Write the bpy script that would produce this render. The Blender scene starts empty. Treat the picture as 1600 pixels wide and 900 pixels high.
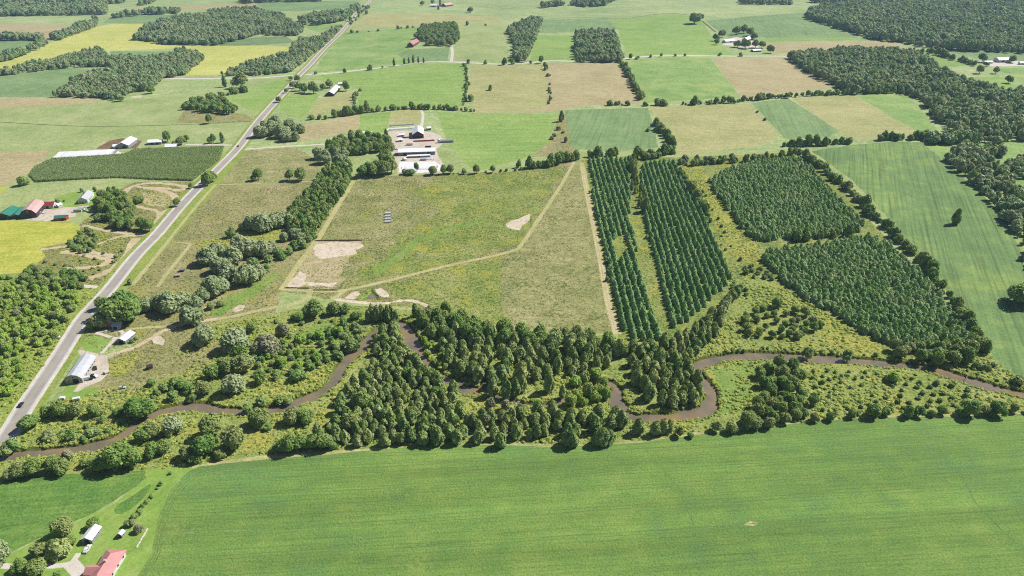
import bpy, bmesh, math, random
import numpy as np
from mathutils import Vector, Matrix, geometry

# ------------------------------------------------------------------ camera, sky, sun, exposure
SC = bpy.context.scene
COL = SC.collection
CAM_H, PITCH, FPX = 240.0, math.radians(28.0), 1067.0
cam_d = bpy.data.cameras.new('camera')
cam_d.sensor_width = 36.0
cam_d.lens = 36.0 * FPX / 1600.0
cam_d.clip_start, cam_d.clip_end = 1.0, 20000.0
cam = bpy.data.objects.new('camera', cam_d)
cam.location = (0, 0, CAM_H)
cam.rotation_euler = (math.radians(90) - PITCH, 0, 0)
COL.objects.link(cam)
SC.camera = cam

SUN_EL = math.radians(46.0)
SUN_DIR = Vector((0.90, 0.43, 0)).normalized()          # horizontal direction towards the sun
world = bpy.data.worlds.new('World')
SC.world = world
world.use_nodes = True
wn = world.node_tree.nodes
sky = wn.new('ShaderNodeTexSky')
sky.sky_type = 'NISHITA'
sky.sun_disc = False
sky.sun_elevation = SUN_EL
sky.sun_rotation = math.atan2(SUN_DIR.x, SUN_DIR.y)
sky.altitude = 300.0
world.node_tree.links.new(sky.outputs[0], wn['Background'].inputs[0])
wn['Background'].inputs[1].default_value = 0.05
sun_d = bpy.data.lights.new('sun', 'SUN')
sun_d.energy = 5.0
sun_d.angle = math.radians(0.53)
sun_d.color = (1.0, 0.975, 0.93)
sun = bpy.data.objects.new('sun', sun_d)
sv = Vector((SUN_DIR.x * math.cos(SUN_EL), SUN_DIR.y * math.cos(SUN_EL), math.sin(SUN_EL)))
sun.rotation_euler = sv.to_track_quat('Z', 'Y').to_euler()
sun.location = (600, 300, 900)
COL.objects.link(sun)
SC.view_settings.view_transform = 'Standard'
SC.view_settings.look = 'None'
SC.view_settings.exposure = 0.47
SC.view_settings.gamma = 1.0
SC.view_settings.use_curve_mapping = False
SC.cycles.max_bounces = 5
SC.cycles.diffuse_bounces = 3
SC.cycles.transmission_bounces = 3
SC.cycles.volume_bounces = 0
SC.cycles.use_denoising = False
SC.cycles.filter_width = 1.1

RNG = np.random.default_rng(7)
random.seed(7)

# ------------------------------------------------------------------ relief and photo layout -> ground
def sstep(a, b, x):
    t = np.clip((x - a) / (b - a), 0, 1)
    return t * t * (3 - 2 * t)

def hgt(x, y):
    m = sstep(800, 1500, y) * (1 - sstep(3600, 4600, y))
    return m * (5.0 * np.sin(x / 300 + 1.3) * np.cos(y / 250 + .5) + 3.0 * np.sin((x + .8 * y) / 170 + .4)
                + 2.0 * np.cos((x - 1.3 * y) / 130))

CP, SP = math.cos(PITCH), math.sin(PITCH)

def gp(u, v):
    """the ground point that the photograph shows at (u, v)"""
    xc, yc = (u - 800.0) / FPX, (450.0 - v) / FPX
    d = (xc, CP + yc * SP, -SP + yc * CP)
    z = 0.0
    for _ in range(7):
        t = (z - CAM_H) / d[2]
        x, y = d[0] * t, d[1] * t
        z = float(hgt(x, y))
    return (x, y)

def zat(x, y):
    return float(hgt(x, y))

def mpp(v):
    """metres per photograph pixel at row v"""
    yc = (450.0 - v) / FPX
    return CAM_H / (SP - yc * CP) / FPX

def lin(c):
    return tuple(((a / 255.0) / 12.92 if a / 255.0 <= .04045 else ((a / 255.0 + .055) / 1.055) ** 2.4) for a in c)

def alb(c, k=0.66):
    return tuple(min(.85, a * k) for a in lin(c)) + (1.0,)

# ------------------------------------------------------------------ materials
MATS = {}

class N:
    """short hand for node trees"""
    def __init__(s, name):
        s.m = bpy.data.materials.new(name)
        s.m.use_nodes = True
        s.t = s.m.node_tree
        s.t.nodes.clear()
        s.out = s.t.nodes.new('ShaderNodeOutputMaterial')
        MATS[name] = s.m
    def n(s, typ, **kw):
        nd = s.t.nodes.new(typ)
        for k, v in kw.items():
            if k.startswith('i_'):
                nd.inputs[k[2:].replace('_', ' ')].default_value = v
            else:
                setattr(nd, k, v)
        return nd
    def l(s, a, b):
        s.t.links.new(a, b)
    def math(s, op, a, b=None, clamp=False):
        nd = s.n('ShaderNodeMath', operation=op)
        nd.use_clamp = clamp
        for i, x in enumerate((a, b)):
            if x is None: continue
            if isinstance(x, (int, float)): nd.inputs[i].default_value = x
            else: s.l(x, nd.inputs[i])
        return nd.outputs[0]
    def mix(s, f, a, b, bt='MIX'):
        nd = s.n('ShaderNodeMix', data_type='RGBA', blend_type=bt)
        for sock, x in ((nd.inputs[0], f), (nd.inputs[6], a), (nd.inputs[7], b)):
            if isinstance(x, (int, float)): sock.default_value = x
            elif isinstance(x, tuple): sock.default_value = x
            else: s.l(x, sock)
        return nd.outputs[2]
    def ramp(s, f, stops):
        nd = s.n('ShaderNodeValToRGB')
        e = nd.color_ramp.elements
        while len(e) < len(stops): e.new(.5)
        for i, (p, c) in enumerate(stops):
            e[i].position = p
            e[i].color = c if isinstance(c, tuple) else (c, c, c, 1)
        s.l(f, nd.inputs[0])
        return nd.outputs[0]
    def noise(s, vec, scale, detail=3, rough=.55, off=0.0):
        nd = s.n('ShaderNodeTexNoise', i_Scale=scale, i_Detail=detail, i_Roughness=rough)
        if off:
            a = s.n('ShaderNodeVectorMath', operation='ADD')
            a.inputs[1].default_value = (off, off * .7, off * .3)
            s.l(vec, a.inputs[0]); vec = a.outputs[0]
        s.l(vec, nd.inputs['Vector'])
        return nd.outputs[0]

def ground_mat(name, c1, c2, c3, patch=45.0, mid=7.0, fine=1.3, ang=0.0, streak=0.0, across=3.0, along=90.0,
               bump=0.5, spot=None, spot_amt=0.62, spot_size=2.2, gold=None, gold_amt=.6, gold_size=14.0, fine_amt=.35, rows=0.0, row_sp=6.0, band=0.0):
    w = N(name)
    geo = w.n('ShaderNodeNewGeometry')
    pos = geo.outputs['Position']
    off = (abs(hash(name)) % 97) * 0 + (sum(ord(ch) for ch in name) % 89) * 13.7
    a = w.noise(pos, 1.0 / patch, 4, .6, off)
    b = w.noise(pos, 1.0 / mid, 4, .6, off + 31)
    c = w.noise(pos, 1.0 / fine, 3, .65, off + 57)
    f = w.math('ADD', w.math('MULTIPLY', a, .55), w.math('MULTIPLY', b, .45))
    k1 = alb(c1); k2 = alb(c2); k3 = alb(c3)
    col = w.ramp(f, [(.36, k1), (.5, k2), (.64, k3)])
    bh = w.math('MULTIPLY', c, 1.0)
    if streak > 0 or rows > 0:
        mp = w.n('ShaderNodeMapping')
        mp.vector_type = 'POINT'
        mp.inputs['Rotation'].default_value = (0, 0, -math.radians(ang))
        w.l(pos, mp.inputs[0])
        sc2 = w.n('ShaderNodeVectorMath', operation='MULTIPLY')
        sc2.inputs[1].default_value = (1.0 / along, 1.0 / across, 0.01)
        w.l(mp.outputs[0], sc2.inputs[0])
        if streak > 0:
            st = w.noise(sc2.outputs[0], 1.0, 4, .68, off)
            sh = w.ramp(st, [(.30, 1 - .62 * streak), (.5, 1.0), (.72, 1 + .35 * streak)])
            col = w.mix(1.0, col, sh, 'MULTIPLY')
            bh = w.math('ADD', bh, w.math('MULTIPLY', st, 1.5 * streak))
        if band > 0:
            sc3 = w.n('ShaderNodeVectorMath', operation='MULTIPLY')
            sc3.inputs[1].default_value = (1 / 170.0, 1 / 13.0, .01)
            w.l(mp.outputs[0], sc3.inputs[0])
            bt = w.noise(sc3.outputs[0], 1.0, 3, .6, off + 5)
            col = w.mix(1.0, col, w.ramp(bt, [(.32, 1 - band), (.68, 1 + band * .8)]), 'MULTIPLY')
        if rows > 0:
            wv = w.n('ShaderNodeTexWave', wave_type='BANDS', bands_direction='Y', wave_profile='SIN')
            wv.inputs['Scale'].default_value = 2 * math.pi / row_sp / 2 / math.pi * .5 * 3.14159 / 3.14159
            wv.inputs['Distortion'].default_value = 1.2
            wv.inputs['Detail'].default_value = 2
            wv.inputs['Detail Scale'].default_value = .03
            w.l(mp.outputs[0], wv.inputs['Vector'])
            rr = w.ramp(wv.outputs[1], [(0.0, 1 - rows), (.35, 1.0), (1.0, 1 + .3 * rows)])
            col = w.mix(1.0, col, rr, 'MULTIPLY')
    fr = w.ramp(c, [(.28, 1 - fine_amt), (.5, 1.0), (.72, 1 + fine_amt * .8)])
    col = w.mix(1.0, col, fr, 'MULTIPLY')
    if gold is not None:
        g = w.noise(pos, 1.0 / gold_size, 5, .68, off + 171)
        g2 = w.noise(pos, 1.0 / 1.7, 2, .6, off + 11)
        gm = w.ramp(w.math('ADD', w.math('MULTIPLY', g, .72), w.math('MULTIPLY', g2, .28)), [(gold_amt - .07, 0.0), (gold_amt + .05, 1.0)])
        col = w.mix(gm, col, alb(gold))
    if spot is not None:
        s1 = w.noise(pos, 1.0 / spot_size, 3, .6, off + 211)
        s2 = w.noise(pos, 1.0 / 22.0, 3, .6, off + 97)
        sm = w.ramp(w.math('ADD', w.math('MULTIPLY', s1, .75), w.math('MULTIPLY', s2, .25)), [(spot_amt - .05, 0.0), (spot_amt + .05, 1.0)])
        col = w.mix(sm, col, alb(spot))
        bh = w.math('ADD', bh, w.math('MULTIPLY', sm, .5))
    bs = w.n('ShaderNodeBsdfPrincipled', i_Roughness=.92)
    bs.inputs['Specular IOR Level'].default_value = .12
    w.l(col, bs.inputs['Base Color'])
    bp = w.n('ShaderNodeBump', i_Strength=bump, i_Distance=.55)
    w.l(bh, bp.inputs['Height'])
    w.l(bp.outputs[0], bs.inputs['Normal'])
    w.l(bs.outputs[0], w.out.inputs[0])
    return w.m

ground_mat('pasture', (150, 168, 102), (168, 182, 116), (186, 192, 134), 60, 9, 1.8, bump=.35)
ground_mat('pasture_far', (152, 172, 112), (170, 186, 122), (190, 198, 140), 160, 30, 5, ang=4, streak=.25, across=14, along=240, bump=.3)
ground_mat('hay', (176, 164, 118), (190, 176, 130), (200, 188, 142), 70, 9, 2.0, ang=12, streak=.2, across=5, along=60, bump=.35, spot=(140, 140, 84), spot_amt=.66, spot_size=4)
ground_mat('hay_green', (166, 170, 108), (182, 180, 120), (196, 190, 132), 60, 9, 2.0, ang=-8, streak=.22, across=5, along=80, bump=.35)
ground_mat('soy', (110, 146, 82), (122, 156, 76), (140, 166, 82), 75, 12, 1.0, band=.16, ang=4.5, streak=.36, across=1.1, along=38, bump=.7, fine_amt=.3,
           spot=(150, 158, 98), spot_amt=.69, spot_size=7, gold=(150, 168, 88), gold_amt=.66, gold_size=50)
ground_mat('soy_left', (96, 138, 62), (116, 152, 72), (138, 166, 80), 34, 8, 1.2, ang=8, streak=.5, across=1.6, along=60, bump=.6, gold=(158, 168, 78), gold_amt=.64, gold_size=30)
ground_mat('soy_mid', (112, 152, 88), (124, 162, 96), (140, 172, 104), 80, 14, 2, ang=5, streak=.3, across=5, along=150, bump=.35)
ground_mat('soy_side', (112, 142, 84), (124, 152, 90), (146, 170, 92), 60, 14, 1.5, ang=66, streak=.65, across=2.6, along=140, bump=.45, fine_amt=.25)
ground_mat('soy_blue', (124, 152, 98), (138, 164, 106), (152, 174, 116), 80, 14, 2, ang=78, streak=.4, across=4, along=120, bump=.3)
ground_mat('bright', (138, 170, 86), (152, 180, 94), (168, 188, 108), 90, 16, 3, ang=2, streak=.25, across=8, along=140, bump=.3)
ground_mat('mottled', (124, 160, 84), (146, 176, 98), (168, 186, 116), 60, 20, 3, bump=.3, gold=(176, 190, 112), gold_amt=.58, gold_size=60)
ground_mat('yellow', (178, 184, 74), (196, 196, 86), (208, 204, 104), 40, 10, 1.4, ang=2, streak=.35, across=2.4, along=60, bump=.4, gold=(142, 170, 60), gold_amt=.64, gold_size=40)
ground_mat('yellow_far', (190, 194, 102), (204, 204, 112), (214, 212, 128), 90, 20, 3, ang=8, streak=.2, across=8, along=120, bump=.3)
ground_mat('corn', (112, 130, 82), (124, 142, 92), (138, 152, 100), 60, 10, 1.2, ang=-2, streak=.45, across=3, along=90, bump=1.0)
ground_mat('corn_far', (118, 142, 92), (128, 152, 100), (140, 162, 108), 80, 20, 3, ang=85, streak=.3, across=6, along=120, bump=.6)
ground_mat('meadow', (142, 148, 88), (166, 164, 106), (192, 182, 134), 30, 4, 1.0, bump=1.2, spot=(98, 116, 56), spot_amt=.575, spot_size=1.8,  # dark green spots: tussocks, with their small shadows painted into the colour
           gold=(172, 176, 82), gold_amt=.58, gold_size=22, fine_amt=.55, ang=8, streak=.4, across=1.6, along=5)
ground_mat('meadow_green', (128, 150, 70), (152, 164, 86), (178, 176, 112), 24, 4, 1.0, bump=1.2, spot=(98, 124, 50), spot_amt=.575, spot_size=1.8,  # spots again mix tussock green with painted tussock shade
           gold=(184, 180, 78), gold_amt=.58, gold_size=18, fine_amt=.55, ang=8, streak=.4, across=1.6, along=5)
ground_mat('mown', (146, 150, 90), (168, 166, 108), (190, 182, 130), 30, 6, 1.1, ang=4, streak=.35, across=2.2, along=9, bump=1.0, spot=(106, 122, 62), spot_amt=.585, spot_size=2.4, fine_amt=.48)
ground_mat('rough', (148, 148, 92), (168, 162, 108), (188, 176, 130), 26, 5, 1.1, bump=1.1, spot=(100, 114, 58), spot_amt=.585, spot_size=2.4, gold=(172, 168, 74), gold_amt=.61, gold_size=24, fine_amt=.45)
ground_mat('wetland', (136, 156, 74), (158, 170, 90), (180, 182, 112), 22, 5, 1.2, bump=1.2, spot=(90, 114, 48), spot_amt=.59, spot_size=2.4,
           gold=(186, 176, 80), gold_amt=.60, gold_size=16, fine_amt=.5)
ground_mat('goldenrod', (160, 168, 80), (176, 176, 86), (190, 182, 92), 14, 4, 1.1, bump=1.2, spot=(104, 124, 46), spot_amt=.56, spot_size=2.2, fine_amt=.5)
ground_mat('scrub', (142, 144, 82), (158, 156, 98), (178, 164, 124), 18, 5, 1.2, bump=1.0, spot=(92, 112, 48), spot_amt=.57, spot_size=2.2, gold=(168, 170, 72), gold_amt=.6, gold_size=14, fine_amt=.45)
ground_mat('verge', (136, 160, 70), (154, 170, 82), (172, 178, 98), 20, 5, 1.2, bump=.7, spot=(100, 126, 52), spot_amt=.63, spot_size=2.0)
ground_mat('lawn', (132, 166, 74), (148, 178, 84), (164, 184, 100), 24, 7, 1.2, ang=60, streak=.2, across=2.5, along=40, bump=.35, fine_amt=.18)
ground_mat('swale', (128, 158, 72), (144, 168, 82), (160, 174, 92), 14, 4, 1.1, bump=.9, spot=(84, 124, 44), spot_amt=.6, spot_size=2.0)
ground_mat('mown_path', (182, 178, 116), (194, 188, 130), (206, 196, 146), 16, 4, 1.0, bump=.4, spot=(160, 164, 96), spot_amt=.64, spot_size=3)
ground_mat('dirt', (198, 178, 140), (212, 192, 156), (224, 206, 174), 14, 4, .9, bump=.5, spot=(166, 156, 98), spot_amt=.67, spot_size=3)
ground_mat('sand', (212, 194, 166), (226, 210, 186), (236, 222, 204), 14, 4, .9, bump=.5, spot=(172, 164, 110), spot_amt=.61, spot_size=4)
ground_mat('sand_thin', (172, 164, 112), (192, 178, 134), (208, 190, 154), 14, 4, .9, bump=.7, spot=(212, 190, 158), spot_amt=.585, spot_size=6, gold=(150, 156, 84), gold_amt=.6)
ground_mat('gravel', (214, 204, 188), (226, 216, 204), (234, 228, 216), 12, 3, .7, bump=.3, fine_amt=.15)
ground_mat('yard', (206, 190, 170), (218, 204, 186), (228, 216, 202), 14, 4, .9, bump=.4, spot=(186, 160, 138), spot_amt=.62, spot_size=4)
ground_mat('white_yard', (236, 232, 228), (244, 240, 238), (248, 246, 246), 14, 4, .9, bump=.2, fine_amt=.08)
ground_mat('bank', (104, 100, 56), (112, 122, 56), (140, 146, 70), 10, 3, .9, bump=1.2, spot=(86, 84, 48), spot_amt=.58, spot_size=2)
ground_mat('dark_edge', (84, 104, 48), (92, 112, 54), (104, 122, 60), 10, 3, .9, bump=.8)
ground_mat('asphalt', (166, 160, 154), (176, 170, 164), (186, 180, 174), 24, 5, 1.0, bump=.15, fine_amt=.12, ang=50, streak=.15, across=1.2, along=30)
ground_mat('crop_gap', (100, 128, 68), (110, 136, 74), (120, 144, 80), 10, 3, .9, bump=.6)
ground_mat('earth', (120, 98, 70), (136, 112, 82), (150, 126, 94), 10, 3, .9, bump=.8)

def plain(name, c, rough=.6, metal=0.0, k=.72, var=.12, scale=.6, spec=.4):
    w = N(name)
    tc = w.n('ShaderNodeTexCoord')
    n1 = w.noise(tc.outputs['Object'], scale, 4, .6)
    col = w.mix(1.0, alb(c, k), w.ramp(n1, [(.3, 1 - var), (.7, 1 + var)]), 'MULTIPLY')
    bs = w.n('ShaderNodeBsdfPrincipled', i_Roughness=rough, i_Metallic=metal)
    bs.inputs['Specular IOR Level'].default_value = spec
    w.l(col, bs.inputs['Base Color'])
    w.l(bs.outputs[0], w.out.inputs[0])
    return w.m

def seam(name, c, k=.72, pitch=.6, axis='X'):
    """ribbed sheet metal"""
    w = N(name)
    tc = w.n('ShaderNodeTexCoord')
    wv = w.n('ShaderNodeTexWave', wave_type='BANDS', bands_direction=axis)
    wv.inputs['Scale'].default_value = .5 / pitch
    w.l(tc.outputs['Object'], wv.inputs[0])
    n1 = w.noise(tc.outputs['Object'], .35, 4, .6)
    col = w.mix(1.0, alb(c, k), w.ramp(n1, [(.3, .86), (.7, 1.08)]), 'MULTIPLY')
    bs = w.n('ShaderNodeBsdfPrincipled', i_Roughness=.42)
    bs.inputs['Specular IOR Level'].default_value = .35
    bp = w.n('ShaderNodeBump', i_Strength=.35, i_Distance=.05)
    w.l(wv.outputs[1], bp.inputs['Height'])
    w.l(bp.outputs[0], bs.inputs['Normal'])
    w.l(col, bs.inputs['Base Color'])
    w.l(bs.outputs[0], w.out.inputs[0])
    return w.m

for nm, c in {'white_roof': (232, 232, 236), 'grey_roof': (200, 202, 208), 'green_roof': (62, 138, 118), 'red_roof': (166, 66, 72), 'pink_roof': (216, 178, 170),
              'rose_roof': (206, 142, 140), 'slate_roof': (140, 140, 150), 'steel': (170, 170, 176)}.items():
    seam(nm, c, k=.95 if nm == 'white_roof' else .72)
for nm, c in {'beige_wall': (188, 180, 160), 'white_wall': (224, 222, 216), 'grey_wall': (150, 156, 160), 'dark_wall': (70, 62, 66), 'brick_wall': (164, 92, 84), 'red_wall': (190, 44, 40),
              'brown_wall': (112, 78, 66), 'concrete': (196, 190, 182), 'white_plastic': (238, 238, 240), 'grey_plastic': (176, 176, 178), 'black': (34, 34, 38), 'white_paint': (232, 232, 232),
              'dark_paint': (44, 46, 54), 'red_paint': (170, 50, 44), 'blue_paint': (70, 90, 130), 'silver_paint': (186, 190, 194), 'wood': (128, 104, 80), 'pale_wood': (222, 212, 196),
              'yellow_line': (214, 176, 70), 'white_line': (226, 224, 220), 'bark': (104, 88, 72), 'tyre': (36, 36, 38), 'stone': (206, 198, 188)}.items():
    plain(nm, c)
plain('glass', (40, 48, 60), .08, spec=.6)
plain('log', (92, 70, 60))

w = N('water')
geo = w.n('ShaderNodeNewGeometry')
n1 = w.noise(geo.outputs['Position'], 1 / 16.0, 4, .6)
n2 = w.noise(geo.outputs['Position'], 1 / 1.1, 3, .6)
col = w.ramp(n1, [(.35, alb((122, 112, 94))), (.5, alb((140, 126, 104))), (.66, alb((164, 138, 96)))])
bs = w.n('ShaderNodeBsdfPrincipled', i_Roughness=.12)
bs.inputs['Specular IOR Level'].default_value = .75
bp = w.n('ShaderNodeBump', i_Strength=.12, i_Distance=.12)
w.l(n2, bp.inputs['Height']); w.l(bp.outputs[0], bs.inputs['Normal'])
w.l(col, bs.inputs['Base Color']); w.l(bs.outputs[0], w.out.inputs[0])

def leaf_mat(name, stops, k=1.1, transl=.24, rough=.55):
    w = N(name)
    oi = w.n('ShaderNodeObjectInfo')
    tc = w.n('ShaderNodeTexCoord')
    n1 = w.noise(tc.outputs['Object'], 4.0, 3, .6)
    n2 = w.noise(oi.outputs['Location'], 1 / 38.0, 3, .6)
    n2 = w.ramp(n2, [(.32, 0.0), (.68, 1.0)])
    f = w.math('ADD', w.math('MULTIPLY', oi.outputs['Random'], .50), w.math('ADD', w.math('MULTIPLY', n1, .22), w.math('MULTIPLY', n2, .28)))
    col = w.ramp(f, [(i / max(1, len(stops) - 1), alb(c, k)) for i, c in enumerate(stops)])
    bs = w.n('ShaderNodeBsdfPrincipled', i_Roughness=rough)
    bs.inputs['Specular IOR Level'].default_value = .25
    w.l(col, bs.inputs['Base Color'])
    tr = w.n('ShaderNodeBsdfTranslucent')
    w.l(w.mix(1.0, col, (1.1, 1.25, .55, 1), 'MULTIPLY'), tr.inputs[0])
    mx = w.n('ShaderNodeMixShader')
    mx.inputs[0].default_value = transl
    w.l(bs.outputs[0], mx.inputs[1]); w.l(tr.outputs[0], mx.inputs[2])
    w.l(mx.outputs[0], w.out.inputs[0])
    return w.m

leaf_mat('leaf_cedar', [(92, 116, 62), (108, 130, 70), (128, 142, 82), (148, 154, 98), (112, 136, 66)], k=1.3)
leaf_mat('leaf_broad', [(88, 120, 56), (104, 134, 60), (122, 144, 70), (136, 144, 86), (110, 138, 58)])
leaf_mat('leaf_bright', [(104, 142, 54), (126, 158, 60), (150, 172, 74), (142, 156, 86), (116, 150, 58)])
leaf_mat('leaf_willow', [(118, 134, 92), (132, 144, 102), (146, 154, 114), (136, 142, 106)], k=1.3)
leaf_mat('leaf_bush', [(92, 124, 60), (112, 140, 70), (130, 148, 82), (142, 144, 96)])
leaf_mat('leaf_spruce', [(98, 138, 86), (112, 148, 90), (128, 158, 94), (136, 158, 110), (112, 142, 92)], k=1.28)
leaf_mat('leaf_pine', [(98, 134, 80), (114, 146, 88), (132, 156, 96), (146, 160, 112), (118, 144, 88)], k=1.28)
leaf_mat('leaf_wood', [(84, 116, 84), (100, 130, 90), (118, 142, 96), (138, 152, 104), (150, 154, 118), (128, 146, 96), (104, 132, 90)], k=1.25)
leaf_mat('leaf_weed', [(104, 132, 58), (130, 152, 70), (158, 166, 86), (176, 176, 92), (146, 164, 82), (122, 146, 66)], transl=.34, k=1.25)
leaf_mat('leaf_tuft', [(118, 130, 66), (132, 142, 76), (150, 150, 90)], transl=.35)
leaf_mat('leaf_corn', [(136, 150, 106), (144, 156, 112), (152, 160, 118)], transl=.4, k=1.3)
leaf_mat('leaf_grey', [(128, 130, 98), (140, 140, 108), (150, 148, 118)])

# ------------------------------------------------------------------ object helpers
def link(name, me, parent=None, loc=(0, 0, 0), rz=0.0, sc=None):
    o = bpy.data.objects.new(name, me)
    COL.objects.link(o)
    o.location = loc
    if rz: o.rotation_euler = (0, 0, rz)
    if sc is not None: o.scale = sc
    if parent is not None: o.parent = parent
    return o

def mesh(name, V, F, mats, mi=None, smooth=False):
    me = bpy.data.meshes.new(name)
    me.from_pydata([tuple(map(float, v)) for v in V], [], [tuple(f) for f in F])
    for m in (mats if isinstance(mats, (list, tuple)) else [mats]):
        me.materials.append(MATS[m])
    if mi is not None: me.polygons.foreach_set('material_index', mi)
    if smooth: me.polygons.foreach_set('use_smooth', [True] * len(me.polygons))
    me.update()
    return me

def tag(o, label=None, cat=None, group=None, kind=None):
    if label: o['label'] = label
    if cat: o['category'] = cat
    if group: o['group'] = group
    if kind: o['kind'] = kind
    return o

class MB:
    def __init__(s): s.V, s.F = [], []
    def box(s, x0, x1, y0, y1, z0, z1):
        b = len(s.V)
        s.V += [(x0, y0, z0), (x1, y0, z0), (x1, y1, z0), (x0, y1, z0), (x0, y0, z1), (x1, y0, z1), (x1, y1, z1), (x0, y1, z1)]
        s.F += [tuple(b + i for i in f) for f in ((0, 3, 2, 1), (4, 5, 6, 7), (0, 1, 5, 4), (1, 2, 6, 5), (2, 3, 7, 6), (3, 0, 4, 7))]
        return s
    def prism(s, prof, x0, x1):
        """profile of (y, z) points extruded along x"""
        b, n = len(s.V), len(prof)
        s.V += [(x0, y, z) for y, z in prof] + [(x1, y, z) for y, z in prof]
        s.F += [tuple(b + i for i in range(n)), tuple(b + n + i for i in reversed(range(n)))]
        s.F += [(b + i, b + n + i, b + n + (i + 1) % n, b + (i + 1) % n) for i in range(n)]
        return s
    def tube(s, p0, p1, r0, r1, n=7):
        p0, p1 = Vector(p0), Vector(p1)
        d = (p1 - p0).normalized()
        a = d.orthogonal().normalized(); c = d.cross(a)
        b = len(s.V)
        for p, r in ((p0, r0), (p1, r1)):
            for i in range(n):
                t = 2 * math.pi * i / n
                s.V.append(tuple(p + a * math.cos(t) * r + c * math.sin(t) * r))
        s.F += [(b + i, b + (i + 1) % n, b + n + (i + 1) % n, b + n + i) for i in range(n)]
        s.F += [tuple(b + i for i in reversed(range(n))), tuple(b + n + i for i in range(n))]
        return s
    def build(s, name, mat, parent=None, smooth=False, **kw):
        return link(name, mesh(name, s.V, s.F, mat, smooth=smooth), parent, **kw)

# ------------------------------------------------------------------ the land: one planar subdivision of fields, roads, river
POLYS = []      # (name, material, ground polygon, label, kind of edge)

def px(pts): return [gp(u, v) for u, v in pts]

def roughen(g, jit):
    out = []
    n = len(g)
    for i in range(n):
        a, b = np.array(g[i]), np.array(g[(i + 1) % n])
        L = float(np.hypot(*(b - a)))
        dist = float(np.hypot(*(a + b) / 2))
        seg = max(3.5, dist * .011)
        k = max(1, min(60, int(L / seg)))
        nrm = np.array([-(b - a)[1], (b - a)[0]]) / max(L, 1e-6)
        for j in range(k):
            t = j / k
            w_ = 0 if j == 0 else RNG.normal(0, jit * .5)
            out.append(tuple(a + (b - a) * t + nrm * w_))
    return out

def in_soy(c):
    P = SOY
    r = False
    for (a, b), (e, f) in zip(P, P[1:] + P[:1]):
        if (b > c[1]) != (f > c[1]) and c[0] < (e - a) * (c[1] - b) / (f - b) + a: r = not r
    return r

def poly(name, mat, pts, jit=0.8, label=None):
    POLYS.append((name, mat, roughen(px(pts), jit), label))

def catmull(P, per=4):
    P = [np.array(p, float) for p in P]
    out = []
    for i in range(len(P) - 1):
        p0, p1, p2, p3 = P[max(0, i - 1)], P[i], P[i + 1], P[min(len(P) - 1, i + 2)]
        for j in range(per):
            t = j / per
            out.append(.5 * ((2 * p1) + (-p0 + p2) * t + (2 * p0 - 5 * p1 + 4 * p2 - p3) * t * t + (-p0 + 3 * p1 - 3 * p2 + p3) * t ** 3))
    out.append(P[-1])
    return out

def ribbon(C, wd):
    C = [np.array(c) for c in C]
    Lf, Rt = [], []
    for i, c in enumerate(C):
        d = C[min(i + 1, len(C) - 1)] - C[max(i - 1, 0)]
        d = d / max(1e-6, np.hypot(*d))
        nrm = np.array([-d[1], d[0]])
        w_ = wd if np.isscalar(wd) else wd[i]
        Lf.append(c + nrm * w_ / 2); Rt.append(c - nrm * w_ / 2)
    return [tuple(p) for p in Lf] + [tuple(p) for p in reversed(Rt)]

def path(name, mat, pts, width, label=None, per=4, wob=0.0, smooth=True):
    C = catmull(px(pts), per) if smooth else px(pts)
    W = [width * (1 + RNG.normal(0, wob)) for _ in C] if wob else width
    POLYS.append((name, mat, ribbon(C, W), label))
    return C

# --- far land
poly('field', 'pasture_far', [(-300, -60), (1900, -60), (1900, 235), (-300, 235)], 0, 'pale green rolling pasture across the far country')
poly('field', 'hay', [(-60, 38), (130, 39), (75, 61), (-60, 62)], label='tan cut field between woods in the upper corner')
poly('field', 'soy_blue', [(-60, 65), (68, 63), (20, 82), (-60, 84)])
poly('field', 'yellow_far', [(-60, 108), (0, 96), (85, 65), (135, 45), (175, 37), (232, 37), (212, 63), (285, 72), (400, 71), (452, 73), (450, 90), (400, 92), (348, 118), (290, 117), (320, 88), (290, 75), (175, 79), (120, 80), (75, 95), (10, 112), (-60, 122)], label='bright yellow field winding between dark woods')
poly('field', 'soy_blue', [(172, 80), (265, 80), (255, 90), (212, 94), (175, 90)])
poly('field', 'soy_blue', [(-60, 120), (0, 119), (110, 106), (170, 110), (125, 125), (80, 153), (-60, 153)])
poly('field', 'hay', [(-60, 152), (165, 152), (110, 173), (-60, 182)], label='brownish dry strip below a green field')
poly('field', 'soy_blue', [(175, 26), (310, 21), (240, 37), (160, 36)])
poly('field', 'hay', [(210, 12), (300, 9), (420, 4), (420, 9), (300, 15), (200, 18)])
poly('field', 'soy_blue', [(395, 4), (562, 1), (556, 12), (468, 18), (415, 16)])
poly('field', 'mottled', [(462, 38), (528, 38), (508, 55), (492, 48)])
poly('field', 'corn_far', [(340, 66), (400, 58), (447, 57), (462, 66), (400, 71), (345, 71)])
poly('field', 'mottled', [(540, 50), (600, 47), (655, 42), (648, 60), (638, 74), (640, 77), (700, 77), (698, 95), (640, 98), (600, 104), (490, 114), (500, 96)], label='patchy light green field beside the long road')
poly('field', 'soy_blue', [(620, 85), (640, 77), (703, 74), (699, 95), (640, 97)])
poly('field', 'pasture', [(712, 40), (785, 40), (798, 97), (710, 95)])
poly('field', 'hay_green', [(575, 20), (700, 22), (780, 26), (784, 38), (712, 38), (650, 41), (545, 46)], label='pale hay field with sloping light bands far away')
poly('field', 'soy_blue', [(837, 52), (846, 31), (900, 29), (950, 29), (965, 45), (900, 50)])
poly('field', 'bright', [(832, 55), (900, 54), (899, 92), (829, 95)], label='small bright green field beside the square wood')
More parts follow.
